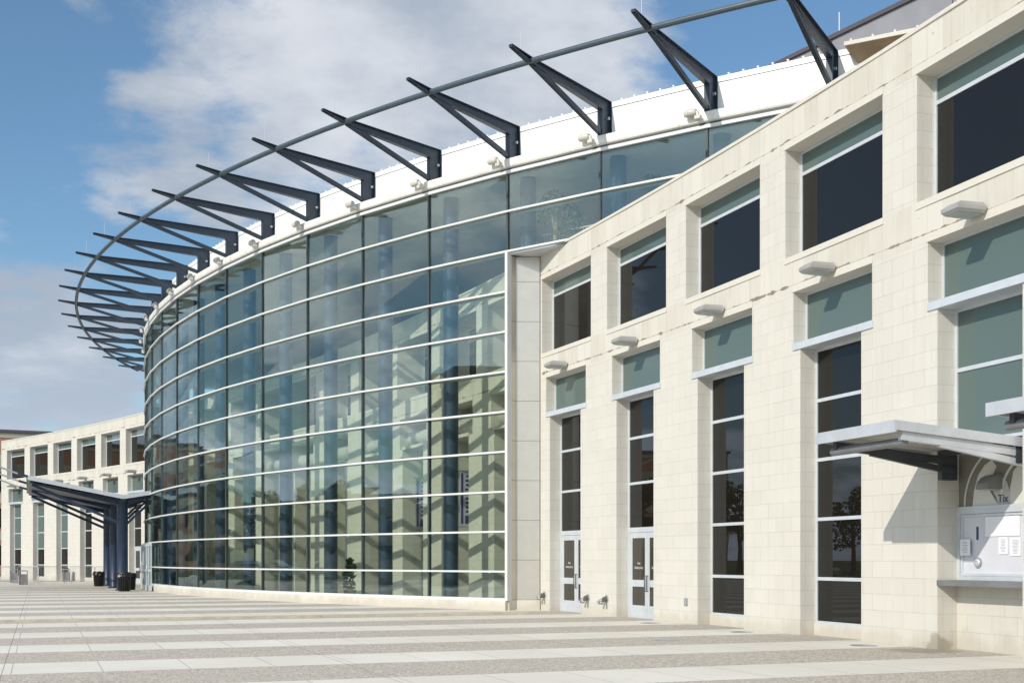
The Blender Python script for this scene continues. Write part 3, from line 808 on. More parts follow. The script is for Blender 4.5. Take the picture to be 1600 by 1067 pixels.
# entrance doors in the drum
for i in range(6):
    ja = DOORJ[0] + (DOORJ[1] - DOORJ[0]) * i / 6; jb = DOORJ[0] + (DOORJ[1] - DOORJ[0]) * (i + 1) / 6 - 0.01
    w_ = 0.028
    mb = MB()
    for (p, q, z0, z1) in ((ja, ja + w_, 0.01, 2.36), (jb - w_, jb, 0.01, 2.36), (ja + w_, jb - w_, 0.01, 0.28), (ja + w_, jb - w_, 0.95, 1.07), (ja + w_, jb - w_, 2.22, 2.36)):
        drumbox(mb, p, q, 0.16, 0.22, z0, z1)
    d_ = mb.build('door', M['frame'], GR)
    mb = MB(); drumbox(mb, ja + w_, jb - w_, 0.185, 0.195, 0.28, 2.22); mb.build('pane', M['clear'], d_)
    mb = MB(); hj = jb - 0.02 if i % 2 == 0 else ja + 0.02
    mb.tube([D(hj, 0.22, 0.85), D(hj, 0.28, 0.85), D(hj, 0.28, 1.25), D(hj, 0.22, 1.25)], 0.016, 8); mb.build('handle', M['galv'], d_)
# head, gutter lip, fascia and cap
mb = MB(); mc = MB(); ml = MB(); mk = MB(); mg = MB()
prof = [(0.03, 13.475), (0.085, 13.50), (0.105, 13.55), (0.105, 13.70), (0.085, 13.755), (0.0, 13.775)]
for (ja, jb) in facets:
    drumbox(mg, ja, jb, -0.25, 0.03, 13.405, 13.475)
    for (p, q) in zip(prof[:-1], prof[1:]):
        ml.face([D(jb, p[0], p[1]), D(ja, p[0], p[1]), D(ja, q[0], q[1]), D(jb, q[0], q[1])], smooth=False)
    drumbox(mb, ja, jb, -0.80, -0.50, 13.74, 14.70); drumbox(mb, ja, jb, -0.80, 0.0, 13.70, 13.765)
    drumbox(mk, ja, jb, -0.80, -0.515, 14.70, 14.72)
    drumbox(mc, ja, jb, -0.80, -0.485, 14.72, 14.87)
for e in (0.0,):
    pass
for i, jj in enumerate([x * 0.125 for x in range(int(J0 / 0.125) + 1, int(J1 / 0.125))]):       # small roof cleats
    al, ot = dax(jj); p = D(jj, -0.53, 14.87)
    mc.bar(p - Vector((0, 0, 0.003)), p + Vector((0, 0, 0.055)), 0.03, 0.03)
    mc.bar(p + Vector((0, 0, 0.05)) - al * 0.03, p + Vector((0, 0, 0.05)) + al * 0.03, 0.03, 0.02)
mg.build('head_recess', M['mullion'], GR); ml.build('gutter', M['lip'], GR); mb.build('fascia', M['fascia'], GR)
mk.build('shadow_gap', M['seal'], GR); mc.build('cap', M['fascia'], GR)
mb = MB(); mr = MB()
for (ja, jb) in facets:
    drumbox(mb, ja, jb, -15, -0.26, 13.42, 13.60)
    drumbox(mr, ja, jb, -15, -0.81, 14.0, 14.40)
mb.build('ceiling', M['ceil'], GR); mr.build('roof', M['roof'], GR)
mb = MB()
for (ja, jb) in facets: drumbox(mb, ja, jb, -15.3, -15, 10.81, 14.0)
mb.build('rear_wall', M['ceil'], GR)
mb = MB()
for j in range(2, 15): drumbox(mb, j, j + 1, -9, -0.26, -0.06, 0.012)
mb.build('floor', M['floor'], GR)
# round columns just inside the glass
for j in range(0, 19):
    zb = 0.012 if 3 <= j <= 14 else 10.80
    mb = MB(); p = D(j, -1.02); mb.tube([(p.x, p.y, zb), (p.x, p.y, 13.42)], 0.25, 24, cap=False); mb.build('column', M['column'], GR)
# metal clad returns where the glass meets the stone
def panel_return(pts, z0, z1, step=1.22, name='return_panel'):
    mb = MB(); z = z0; bk = MB()
    while z < z1 - 0.05:
        zt = min(z1, z + step)
        for (p, q) in zip(pts[:-1], pts[1:]):
            p = Vector(p); q = Vector(q); d = (q - p).normalized(); nn = Vector((d.y, -d.x, 0))
            mb.obox(p, d, nn, (0, 0, 1), 0.004, (q - p).length - 0.004, -0.03, 0.0, z + 0.005, zt - 0.005)
            bk.obox(p, d, nn, (0, 0, 1), 0.0, (q - p).length, -0.06, -0.031, z, zt)
        z = zt
    bk.build('backing', M['seal'], GR); return mb.build(name, M['metal'], GR)


e2 = D(2); R1 = [(e2.x + 0.045, e2.y + 0.0, 0), (0.125, 37.93, 0), tuple(W(16.30, 0.03))]
panel_return(R1, 0.32, 10.85)
mb = MB(); p0, p1, p2 = [Vector(p) for p in R1]
for (p, q) in ((p0, p1), (p1, p2)):
    d = (q - p).normalized(); mb.obox(p, d, Vector((d.y, -d.x, 0)), (0, 0, 1), 0.0, (q - p).length, -0.2, 0.02, 0.0, 0.315)
mb.build('base_wall', M['trim'], GR)
mb = MB()                                              # white corner post at the end of the full-height glass
al, ot = dax(2); mb.obox(D(2), al, ot, (0, 0, 1), -0.07, 0.03, -0.12, 0.085, 0.30, ZL[9] + 0.02); mb.build('corner_post', M['white_alu'], GR)
e15 = D(15); panel_return([tuple(W(60.3, 0.03)), (e15.x, e15.y, 0)], 0.02, 10.85)
# soffit where the upper glass oversails the stone wall
sp = [D(2, -0.02), D(1.75, -0.02), D(1.5, -0.02), D(1.25, -0.02)]
wl = [W(14.35, 0.0), W(15.0, 0.0), W(15.7, 0.0), W(16.4, 0.0)]
mb = MB()
for i in range(3):
    a_, b_, c_, d_ = sp[i], sp[i + 1], wl[3 - (i + 1)], wl[3 - i]
    lo = [(q.x, q.y, 10.86) for q in (a_, d_, c_, b_)]; hi = [(q.x, q.y, 10.94) for q in (a_, d_, c_, b_)]
    mb.hexa(lo + hi)
mb.build('soffit', M['frame'], GR)
# sunshade: steel outriggers on every mullion and one long ring tube
for j in range(-1, 19):
    al, ot = dax(j); up = Vector((0, 0, 1)); wd = 0.075
    f = lambda r, z, s_: D(j, r, z) + al * (s_ * wd)
    mb = MB()
    # post + tapering top beam as one flat steel plate outline with flanges
    outl = [(-0.49, 13.77), (-0.03, 13.77), (-0.03, 14.55), (3.30, 14.72), (4.34, 14.87), (4.36, 14.93), (3.45, 14.86), (-0.05, 14.87), (-0.49, 14.87)]
    t_ = 0.022
    A_ = [D(j, r, z) + al * t_ for r, z in outl]; B_ = [D(j, r, z) - al * t_ for r, z in outl]
    for S_, fl in ((A_, False), (B_, True)):
        for q in ((0, 1, 2, 8), (2, 7, 8), (2, 3, 6, 7), (3, 4, 5, 6)):
            pts = [S_[i] for i in q]; mb.face(pts[::-1] if fl else pts)
    def flange(p, q, th=0.024, w0=0.085, w1=0.085):
        P0, P1 = D(j, *p), D(j, *q); mb.bar(P0, P1, w0 * 2, th, up=ot if abs(p[0] - q[0]) < 0.05 else up, w1=w1 * 2)
    flange((-0.49, 14.882), (3.45, 14.872)); flange((3.45, 14.872), (4.36, 14.942), w1=0.06)
    flange((-0.03, 14.55), (3.3, 14.715), w1=0.07); flange((3.3, 14.715), (4.36, 14.90), w1=0.06)
    flange((-0.02, 13.77), (-0.02, 14.56)); flange((-0.48, 13.77), (-0.48, 14.87), w0=0.11, w1=0.11); flange((-0.49, 13.775), (0.0, 13.775))
    og = mb.build('outrigger', M['steel'], GR)
    mb = MB(); mb.bar(D(j, -0.12, 13.84), D(j, 3.42, 14.76), 0.11, 0.13); mb.build('brace', M['steel'], og)
    mb = MB(); p = D(j, 3.9, 14.9); mb.tube([p, p + up * 0.55], 0.008, 6); mb.build('lightning_rod', M['galv'], og)
    for z in (13.9, 14.36):
        mb = MB(); mb.tube([D(j, -0.36, z) + al * -0.10, D(j, -0.36, z) + al * 0.10], 0.045, 10); mb.build('bolt', M['galv'], og)
mb = MB(); pts = [D(-2.2 + 20.6 * i / 220, 3.478, 14.79) for i in range(221)]; mb.tube(pts, 0.078, 14); mb.build('ring_tube', M['tube'], GR)

# floodlights on the gutter lip beside every outrigger
fl0 = thing('floodlight', 'x', 'lamp')
mb = MB(); mb.tube([(0.20, 0, 0), (0.17, 0, 0), (-0.10, 0, 0.0), (-0.14, 0, 0)], [0.085, 0.105, 0.105, 0.07], 16); b_ = mb.build('lamp_body', M['lamp'], fl0)
mb = MB(); mb.tube([(0.205, 0, 0), (0.212, 0, 0)], 0.08, 16); mb.build('lens', M['lens'], b_)
mb = MB(); mb.tube([(-0.10, 0, 0.0), (-0.17, 0, -0.02), (-0.19, 0, -0.13)], 0.05, 10); mb.box(-0.27, -0.11, -0.07, 0.07, -0.21, -0.12); mb.build('bracket', M['lamp'], fl0)
names = ['first', 'second', 'third', 'fourth', 'fifth', 'sixth', 'seventh', 'eighth', 'ninth', 'tenth', 'eleventh', 'twelfth', 'thirteenth', 'fourteenth', 'fifteenth']
for i in range(15):
    o = fl0 if i == 0 else copy_tree(fl0)
    al, ot = dax(i); p = D(i + 0.10, 0.24, 13.74); o.location = p
    o.rotation_euler = (0, 0, atan2(al.y, al.x)); ROOT[o.name] = Vector(p)
    tag(o, 'small cream floodlight on the gutter under the %s sunshade outrigger from the right stone wall' % names[i], 'floodlight', 'floodlights along the gutter of the glass rotunda')

# ------------------------------------------------------------------ wall lights over the middle windows
wl0 = thing('wall_light', 'x', 'lamp')
mb = MB()
# housing: chamfered block, narrower at the front; local x along wall, y outward
def ringp(hw0, hw1, y0, y1, z): return [(-hw0, y0, z), (hw0, y0, z), (hw1, y1, z), (-hw1, y1, z)]
levels_ = [ringp(0.20, 0.18, 0.08, 0.54, -0.02), ringp(0.23, 0.21, 0.05, 0.60, 0.03), ringp(0.23, 0.21, 0.05, 0.60, 0.09), ringp(0.19, 0.16, 0.07, 0.50, 0.16)]
for i in range(3):
    for k in range(4):
        k2 = (k + 1) % 4; mb.face([levels_[i][k], levels_[i][k2], levels_[i + 1][k2], levels_[i + 1][k]])
mb.face(levels_[3]); mb.face(levels_[0][::-1])
mb.box(-0.10, 0.10, 0.0, 0.055, 0.0, 0.14)
mb.build('lamp_body', M['lampgrey'], wl0)
mb = MB(); mb.hexa([tuple(p) for p in ringp(0.16, 0.14, 0.12, 0.50, -0.035)] + [tuple(p) for p in ringp(0.17, 0.15, 0.11, 0.51, -0.021)]); mb.build('lens', M['lens'], wl0)
lbl = {-1: 'above the ticket window bay', 0: 'above the tall dark window next to the ticket bay', 1: 'above the tall dark window next to the doorways',
       2: 'above the right of the two doorways', 3: 'above the doorway beside the metal return', 15: 'on the far wing nearest the glass, above its door',
       16: 'second from the glass on the far wing', 17: 'third from the glass on the far wing', 18: 'fourth from the glass on the far wing',
       19: 'second from the left end of the far wing', 20: 'on the far wing at its left end', -2: 'x'}
first = True
for k in (-1, 0, 1, 2, 3, 15, 16, 17, 18, 19, 20):
    o = wl0 if first else copy_tree(wl0); first = False
    s = pr[k] + 1.66; al, ot = waxes(s); p = W(s, 0.002, 7.20)
    o.location = p; o.rotation_euler = (0, 0, atan2(al.y, al.x)); ROOT[o.name] = Vector(p)
    tag(o, 'grey wedge wall light ' + lbl[k], 'wall light', 'wall lights over the middle windows')

# ------------------------------------------------------------------ ticket canopies
def ticket_canopy(k, label):
    """built on the bay's own axes: u along the wall away from the camera, v outward"""
    sc_ = pr[k] + 1.88; al, ot = waxes(sc_); base = W(sc_, 0, 0)
    rt = W(sc_, 0, 3.0); t_ = thing('ticket_canopy', label, 'canopy', rt)
    P = lambda u, v, z: base + al * u + ot * v + Vector((0, 0, z))
    H = 1.08; V = 2.24
    mb = MB()
    # roof plate, tilted down towards the wall
    zt0, zt1 = 3.45, 3.66                # top at wall / at front
    def slab(u0, u1, v0, v1, za0, za1, th):
        lo = [P(u0, v0, za0 - th), P(u0, v1, za1 - th), P(u1, v1, za1 - th), P(u1, v0, za0 - th)]
        hi = [P(u0, v0, za0), P(u0, v1, za1), P(u1, v1, za1), P(u1, v0, za0)]
        m_ = MB(); m_.hexa([Vector(q) for q in lo] + [Vector(q) for q in hi]); return m_
    slab(-H, H, -0.33, V, zt0, zt1, 0.05).build('roof_sheet', M['canopy'], t_)
    mb = MB()
    for (u0, u1, v0, v1) in ((-H - 0.02, H + 0.02, V, V + 0.03),):
        c = [P(u0, v0, zt1 - 0.17), P(u0, v1, zt1 - 0.17), P(u1, v1, zt1 - 0.17), P(u1, v0, zt1 - 0.17), P(u0, v0, zt1 + 0.015), P(u0, v1, zt1 + 0.015), P(u1, v1, zt1 + 0.015), P(u1, v0, zt1 + 0.015)]
        mb.hexa(c)
    for (u0, u1) in ((-H - 0.02, -H + 0.01), (H - 0.01, H + 0.02)):
        c = [P(u0, -0.33, zt0 - 0.135), P(u0, V, zt1 - 0.135), P(u1, V, zt1 - 0.135), P(u1, -0.33, zt0 - 0.135), P(u0, -0.33, zt0 + 0.012), P(u0, V, zt1 + 0.012), P(u1, V, zt1 + 0.012), P(u1, -0.33, zt0 + 0.012)]
        mb.hexa(c)
    mb.build('edge_trim', M['canopy'], t_)
    mb = MB(); n_ = 14
    for i in range(n_):
        v0 = 0.02 + (V - 0.1) * i / n_; v1 = v0 + (V - 0.1) / n_ - 0.02
        za = lambda v: zt0 + (zt1 - zt0) * (v + 0.38) / (V + 0.38) - 0.052
        m_ = [P(-H + 0.03, v0, za(v0) - 0.012), P(-H + 0.03, v1, za(v1) - 0.012), P(H - 0.03, v1, za(v1) - 0.012), P(H - 0.03, v0, za(v0) - 0.012),
              P(-H + 0.03, v0, za(v0)), P(-H + 0.03, v1, za(v1)), P(H - 0.03, v1, za(v1)), P(H - 0.03, v0, za(v0))]
        mb.hexa(m_)
    mb.build('soffit', M['soffit'], t_)
    for u in (-1.0, 0.78):
        mat_ = M['canopy'] if u < 0 else M['canopy_dark']  # same light steel both sides; the far one's shade is put into its colour
        mb = MB(); mb.bar(P(u, -0.3, 3.235), P(u, 2.1, 3.445), 0.10, 0.13, h1=0.13); b_ = mb.build('cantilever_beam', mat_, t_)
        mb = MB(); mb.bar(P(u, -0.28, 3.06), P(u, 1.40, 3.345), 0.09, 0.10); mb.build('strut', mat_, b_)
        w0, w1 = (0.76, 0.90) if u > 0 else (-1.06, -1.03)
        mb = MB(); mb.obox(P(0, 0, 0), al, ot, (0, 0, 1), w0, w1, -0.33, -0.01, 2.92 if u > 0 else 3.08, 3.40); mb.build('wall_plate', M['canopy_dark'], b_)
    mb = MB(); mb.tube([P(-1.0, 2.02, 3.36), P(0.95, 2.02, 3.36)], 0.07, 12); mb.build('purlin', M['canopy_beam'], t_)
    mb = MB(); mb.bar(P(-0.98, 0.02, 3.37), P(0.72, 0.02, 3.37), 0.10, 0.10); mb.build('header', M['canopy_dark'], t_)


ticket_canopy(-1, 'silver flat canopy over the Tix ticket window')
ticket_canopy(-2, 'second silver canopy cut off by the right edge of the photo')

# ------------------------------------------------------------------ small fittings on the wall
hc0 = thing('hose_connection', 'x', 'fire inlet')
mb = MB(); mb.tube([(0, 0, 0), (0, 0.025, 0)], [0.115, 0.105], 20); mb.build('wall_plate', M['galv'], hc0)
mb = MB(); mb.tube([(0, 0.02, 0), (0, 0.10, -0.01)], 0.07, 14)
for sx in (-1, 1): mb.tube([(0.01 * sx, 0.08, -0.005), (0.07 * sx, 0.16, -0.05), (0.085 * sx, 0.20, -0.09)], [0.05, 0.045, 0.05], 12)
mb.build('valve_body', M['brass'], hc0)
for sx in (-1, 1):
    mb = MB(); mb.tube([(0.086 * sx, 0.203, -0.092), (0.098 * sx, 0.225, -0.125)], [0.058, 0.052], 12); mb.build('cap', M['galv'], hc0)
hs = [(16.02, 'twin fire hose inlet low on the wall beside the metal return'), (12.98 + 0.10, 'twin fire hose inlet nearer the left doorway of the two on one pier'),
      (11.92, 'twin fire hose inlet nearer the right doorway of the two on one pier')]
for i, (s, lb) in enumerate(hs):
    o = hc0 if i == 0 else copy_tree(hc0); al, ot = waxes(s); p = W(s, 0.001, 0.47); o.location = p
    o.rotation_euler = (0, 0, atan2(al.y, al.x)); ROOT[o.name] = Vector(p); tag(o, lb, 'fire inlet', 'fire hose inlets on the stone wall')
s = 7.58; rt = W(s, 0, 0.44)
t_ = thing('outlet_box', 'small grey metal outlet box low on a stone pier', 'outlet', rt)
mb = MB(); wbox(mb, s - 0.075, s + 0.075, 0.001, 0.03, 0.44, 0.62); mb.build('cover', M['galv'], t_)
mb = MB(); wbox(mb, s - 0.05, s + 0.05, 0.0305, 0.036, 0.47, 0.59); mb.build('flap', M['lampgrey'], t_)

# ------------------------------------------------------------------ inside the lobby
for k in range(4, 11):                                   # round ducts in the open middle storey
    s = pr[k]
    mb = MB(); mb.tube([W(s + M_IN0 + 0.01, -0.55, 6.36), W(s + 1.66, -0.55, 6.36), W(s + M_IN1 - 0.01, -0.55, 6.36)], 0.30, 20)
    for q in (0.9, 2.2): mb.tube([W(s + q - 0.04, -0.55, 6.36), W(s + q + 0.04, -0.55, 6.36)], 0.315, 20)
    o = mb.build('air_duct', M['duct'], None, root=W(s + 1.66, -0.55, 6.05))
    tag(o, ['first', 'second', 'third', 'fourth', 'fifth', 'sixth', 'seventh'][k - 4] + ' pale round duct in the open storey behind the glass counted from the metal return', 'duct', 'air ducts in the lobby wall')
for k, s_off, lb in ((4, 0.50, 'lilac portrait banner behind the glass nearest the metal return'), (5, 0.62, 'middle banner in the lobby, dark blue seen edge on'), (6, 0.62, 'narrow lilac banner in the lobby, farthest of the three')):
    s = pr[k] + T_IN1 - s_off; rt = W(s, -0.62, 2.75)
    t_ = thing('banner', lb, 'banner', rt, 'banners hanging in the lobby')
    al, ot = waxes(s)
    y0, y1 = -0.95, -0.30
    mb = MB(); wbox(mb, s - 0.006, s + 0.006, y0, y1, 2.75, 4.75); cl_ = mb.build('cloth', M['banner'], t_)
    mb = MB()
    wbox(mb, s - 0.009, s + 0.009, y1 - 0.13, y1 - 0.04, 2.85, 4.68); wbox(mb, s - 0.009, s + 0.009, y0 + 0.04, y1 - 0.2, 2.85, 3.15)
    for i in range(9): wbox(mb, s - 0.0095, s + 0.0095, y1 - 0.24 - 0.05 * random.random() - 0.1, y1 - 0.2 - 0.05 * random.random(), 3.25 + i * 0.16, 3.33 + i * 0.16)
    mb.build('print', M['bannerdark'], cl_)
    for z in (2.74, 4.76):
        mb = MB(); mb.tube([W(s, y1 + 0.08, z), W(s, -1.24, z)], 0.018, 8); mb.build('rod', M['galv'], t_)


def leaf_cloud(mb, centers, n, size, seed=1, flat=0.6):
    rnd = random.Random(seed)
    for _ in range(n):
        c, r = centers[rnd.randrange(len(centers))]
        while True:
            v = Vector((rnd.uniform(-1, 1), rnd.uniform(-1, 1), rnd.uniform(-1, 1)))
            if 0.15 < v.length < 1: break
        v = v.normalized() * (v.length ** 0.5)
        p = Vector(c) + Vector((v.x * r, v.y * r, v.z * r * 0.85))
        a = Vector((rnd.gauss(0, 1), rnd.gauss(0, 1), rnd.gauss(0, flat))).normalized()
        b = a.cross(Vector((rnd.gauss(0, 1), rnd.gauss(0, 1), rnd.gauss(0, 1)))).normalized()
        sz = size * rnd.uniform(0.6, 1.3)
        mb.face([p - a * sz, p + b * sz * 0.45, p + a * sz, p - b * sz * 0.45], uv=[(0, 0)] * 4)


def pot_plant(loc, h, label, m_pot, seed, crown, leaf=0.09, n=420, stems=1):
    loc = Vector(loc); t_ = thing('potted_plant', label, 'plant', loc)
    mb = MB(); mb.lathe(loc, [(0.0, 0.002), (0.16, 0.002), (0.23, 0.36), (0.25, 0.38), (0.25, 0.42), (0.21, 0.42), (0.20, 0.36), (0, 0.36)], 18); mb.build('pot', m_pot, t_)
    rnd = random.Random(seed); mb = MB()
    for i in range(stems):
        dx = rnd.uniform(-0.06, 0.06); mb.tube([loc + Vector((dx, 0, 0.35)), loc + Vector((dx * 2 + 0.04, 0.02, h * 0.45)), loc + Vector((dx * 4, 0, h * 0.8))], [0.03, 0.025, 0.015], 8)
    mb.build('stem', M['basket'] if stems > 1 else M['bark'], t_)
    mb = MB(); leaf_cloud(mb, [(loc + Vector(c), r) for c, r in crown], n, leaf, seed); mb.build('foliage', M['leaf2'], t_)


pot_plant((1.33, 38.4, 10.80), 2.1, 'tall ficus tree in a wicker pot behind upper glass', M['basket'], 3, [((-0.3, 0, 1.55), 0.42), ((0.3, 0.1, 1.65), 0.45), ((0.0, 0, 1.85), 0.45), ((0.55, 0, 1.4), 0.3)], n=520, stems=3)
pot_plant((1.92, 38.3, 10.80), 1.4, 'shorter bushy plant in a wicker pot right of the ficus', M['basket'], 4, [((0, 0, 0.75), 0.3), ((-0.15, 0, 1.1), 0.35), ((0.25, 0, 0.65), 0.25), ((0.05, 0, 1.35), 0.25)], n=380)
# low wall that carries the third plant
t_ = thing('plant_stand', 'low pale stand behind the top right glass', 'stand', (4.2, 36.75, 10.8))
mb = MB(); mb.box(3.8, 4.6, 36.5, 37.0, 11.92, 12.0); mb.build('top', M['ceil'], t_)
for x in (3.85, 4.5):
    mb = MB(); mb.box(x, x + 0.05, 36.6, 36.9, 10.8, 11.919); mb.build('leg', M['ceil'], t_)
pot_plant((4.2, 36.75, 12.0), 0.7, 'small spiky plant in a terracotta pot behind top right glass', M['pot'], 5, [((0, 0, 0.62), 0.22), ((0, 0, 0.75), 0.3)], leaf=0.13, n=120)
pot_plant((-6.05, 46.0, 0.012), 1.7, 'leafy green plant standing on the lobby floor behind the glass', M['pot'], 6, [((0, 0, 0.6), 0.22), ((-0.05, 0, 0.95), 0.24), ((0.04, 0, 1.25), 0.2), ((0, 0, 1.5), 0.12)], n=300)
t_ = thing('upper_railing', 'white baluster railing behind the upper glass', 'railing', D(1.0, -1.9, 10.8))
mb = MB(); mb.tube([D(0.35 + 0.06 * i, -1.9, 11.85) for i in range(29)], 0.025, 8); mb.build('handrail', M['white_alu'], t_)
mb = MB()
for i in range(48): p = D(0.36 + i * 0.035, -1.9, 10.8); mb.tube([p, p + Vector((0, 0, 1.04))], 0.011, 6)
o = mb.build('baluster', M['white_alu'], t_)

# ================================================================== BUILDINGS BEHIND
# grey bowl of the arena
AB = thing('arena_bowl', 'tall grey stucco arena hall rising behind the right wing', 'building', (11, 49.2, 0))
p = Vector((11.07, 49.2, 0)); q = Vector((14.2, 44.1, 0)); d = (q - p).normalized(); nn = Vector((d.y, -d.x, 0))
if nn.x > 0: nn = -nn
mb = MB(); L0_, L1_ = -50, 34; Hh = 21.45
mb.obox(p, d, nn, (0, 0, 1), L0_, L1_, -14, 0, 0, Hh); mb.build('wall', M['greywall'], AB)
mb = MB(); mb.obox(p, d, nn, (0, 0, 1), L0_ - .1, L1_ + .1, -14.1, 0.10, Hh + 0.002, Hh + 0.16); mb.build('coping', M['capdark'], AB)
mb = MB()
for i in range(-6, 6): mb.obox(p, d, nn, (0, 0, 1), i * 5.6 + 2.25, i * 5.6 + 2.29, 0.001, 0.012, 0, Hh)
mb.build('joint_seal', M['capdark'], AB)
mb = MB(); pp = p + d * 1.7 + nn * -1.0; mb.tube([(pp.x, pp.y, Hh + .1), (pp.x, pp.y, Hh + 1.5)], 0.03, 6); mb.build('mast', M['galv'], AB)
# brick penthouse with oversailing beige roof slab, seen past the end of the glass fascia
PB = thing('brick_penthouse', 'small brick upper storey with oversailing beige concrete roof slab', 'building', (10.2, 33.5, 10.8))
e = D(J0); d2 = Vector((0.877, -0.48, 0)).normalized(); n2 = Vector((-d2.y, d2.x, 0))
if n2.x > 0: n2 = -n2
o_ = Vector((e.x + 0.35, e.y + 0.65, 0))
mb = MB(); mb.obox(o_, d2, n2, (0, 0, 1), 0.0, 12, -5, -0.02, 10.81, 14.08); mb.build('wall', M['brick'], PB)
mb = MB(); mb.obox(o_, d2, n2, (0, 0, 1), 0.0, 12, -5.0, 0.01, 14.09, 14.31); mb.build('band', M['trim'], PB)
mb = MB(); mb.obox(o_, d2, n2, (0, 0, 1), 1.12, 1.22, -0.02, 0.06, 10.81, 14.08); mb.build('downpipe', M['capdark'], PB)
mb = MB()
mb.hexa([o_ + d2 * -0.05 + n2 * -5 + Vector((0, 0, 14.32)), o_ + d2 * -0.05 + n2 * 0.05 + Vector((0, 0, 14.32)), o_ + d2 * 12 + n2 * 0.05 + Vector((0, 0, 14.32)), o_ + d2 * 12 + n2 * -5 + Vector((0, 0, 14.32)),
         o_ + d2 * -0.30 + n2 * -5 + Vector((0, 0, 14.74)), o_ + d2 * -0.30 + n2 * 0.75 + Vector((0, 0, 14.74)), o_ + d2 * 12 + n2 * 0.75 + Vector((0, 0, 14.74)), o_ + d2 * 12 + n2 * -5 + Vector((0, 0, 14.74))])
mb.build('roof_slab', M['brownslab'], PB)
mb = MB(); mb.obox(o_, d2, n2, (0, 0, 1), -0.34, 12, -5, 0.79, 14.742, 14.84)
for i in range(22): mb.obox(o_, d2, n2, (0, 0, 1), -0.2 + i * 0.55, -0.15 + i * 0.55, 0.70, 0.75, 14.838, 14.91)
mb.build('roof_edge', M['trim'], PB)
# brick building beyond the far wing
BB = thing('brick_building', 'red brick and beige building with dark flat roof beyond the far wing', 'building', (-60, 128, 0))
o_ = Vector((-45.5, 138, 0)); d3 = Vector((-45, -22, 0)).normalized(); n3 = Vector((d3.y, -d3.x, 0))
if n3.y > 0: n3 = -n3
H3 = 15.3
mb = MB(); mb.obox(o_, d3, n3, (0, 0, 1), 0, 60, -14, 0, 0, H3); mb.build('wall', M['brick'], BB)
for z0, z1 in ((3.6, 4.6), (7.6, 8.6), (11.4, 12.9), (H3 - 0.6, H3 - 0.02)):
    mb = MB(); mb.obox(o_, d3, n3, (0, 0, 1), -0.05, 60.05, -14.05, 0.06, z0, z1); mb.build('stone_band', M['beige'], BB)
mb = MB(); mb.obox(o_, d3, n3, (0, 0, 1), -0.3, 60.3, -14.3, 0.22, H3 + 0.002, H3 + 0.30); mb.build('roof', M['capdark'], BB)
for i in range(9):
    for z in (1.0, 5.0, 8.9):
        mb = MB(); mb.obox(o_, d3, n3, (0, 0, 1), 2 + i * 6.5, 6.2 + i * 6.5, 0.001, 0.05, z, z + 2.1 - (0.6 if z > 12 else 0)); mb.build('window', M['dark'], BB)

# ================================================================== BLUE ENTRANCE CANOPY
c1 = Vector((-19.65, 62.2, 0)); cd = Vector((-0.365, 0.931, 0)).normalized(); cn = Vector((-0.931, -0.365, 0)).normalized()  # along the row, away from the glass
EC = thing('entrance_canopy', 'navy blue steel butterfly canopy on three columns before the glass entrance', 'canopy', c1)
Q = lambda a, b_, z: c1 + cd * a + cn * b_ + Vector((0, 0, z))
WL, WR, ZC, ZLft, ZRt = 4.45, -1.75, 4.68, 5.54, 5.0
for a in (0.0, 6.0, 12.0):
    mb = MB(); mb.lathe(Q(a, 0, 0), [(0.0, 0.012), (0.36, 0.012), (0.36, 0.05), (0.30, 0.06), (0.27, 0.10), (0.27, 4.52), (0.30, 4.53), (0.30, 4.62), (0, 4.62)], 24); cl_ = mb.build('column', M['blue'], EC)
    mb = MB(); mb.bar(Q(a, 0.1, ZC - 0.22), Q(a, WL - 0.15, ZLft - 0.18), 0.16, 0.38, h1=0.14); mb.build('beam', M['blue'], EC)
    mb = MB(); mb.bar(Q(a, -0.1, ZC - 0.22), Q(a, WR + 0.1, ZRt - 0.16), 0.16, 0.34, h1=0.14); mb.build('beam', M['blue'], EC)
    mb = MB(); mb.bar(Q(a, 0.15, 3.40), Q(a, WL - 0.2, ZLft - 0.3), 0.12, 0.14); mb.build('strut', M['blue'], EC)
    mb = MB(); mb.bar(Q(a, -0.15, 3.30), Q(a, WR + 0.15, ZRt - 0.28), 0.10, 0.12); mb.build('strut', M['blue'], EC)
def cslab(b0, z0, b1, z1, th, a0=-0.6, a1=12.6):
    m_ = MB(); q_ = [(a0, b0, z0), (a1, b0, z0), (a1, b1, z1), (a0, b1, z1)]
    m_.hexa([Q(a, b_, z - th) for a, b_, z in q_] + [Q(a, b_, z) for a, b_, z in q_]); return m_
cslab(0.02, ZC, WL, ZLft, 0.05).build('roof_sheet', M['canopy'], EC)
cslab(0.1, ZC - 0.14, WL - 0.05, ZLft - 0.20, 0.02, -0.5, 12.5).build('soffit', M['blue'], EC)
cslab(-0.02, ZC, WR, ZRt, 0.05).build('roof_sheet', M['canopy'], EC)
mb = MB()
for a in (-0.62, 12.62):
    mb.bar(Q(a, 0.0, ZC + 0.0), Q(a, WL, ZLft + 0.0), 0.05, 0.20); mb.bar(Q(a, 0.0, ZC), Q(a, WR, ZRt), 0.05, 0.20)
mb.bar(Q(-0.62, WR - .03, ZRt - 0.02), Q(12.62, WR - .03, ZRt - 0.02), 0.05, 0.2)
mb.build('edge_trim', M['canopy'], EC)
mb = MB(); mb.bar(Q(-0.62, WL + .03, ZLft - 0.02), Q(12.62, WL + .03, ZLft - 0.02), 0.05, 0.2); mb.build('end_beam', M['blue'], EC)
mb = MB()
for i in range(8):
    b_ = 0.3 + i * 0.56; z = ZC + (ZLft - ZC) * b_ / WL - 0.12; mb.bar(Q(-0.55, b_, z), Q(12.55, b_, z), 0.08, 0.12)
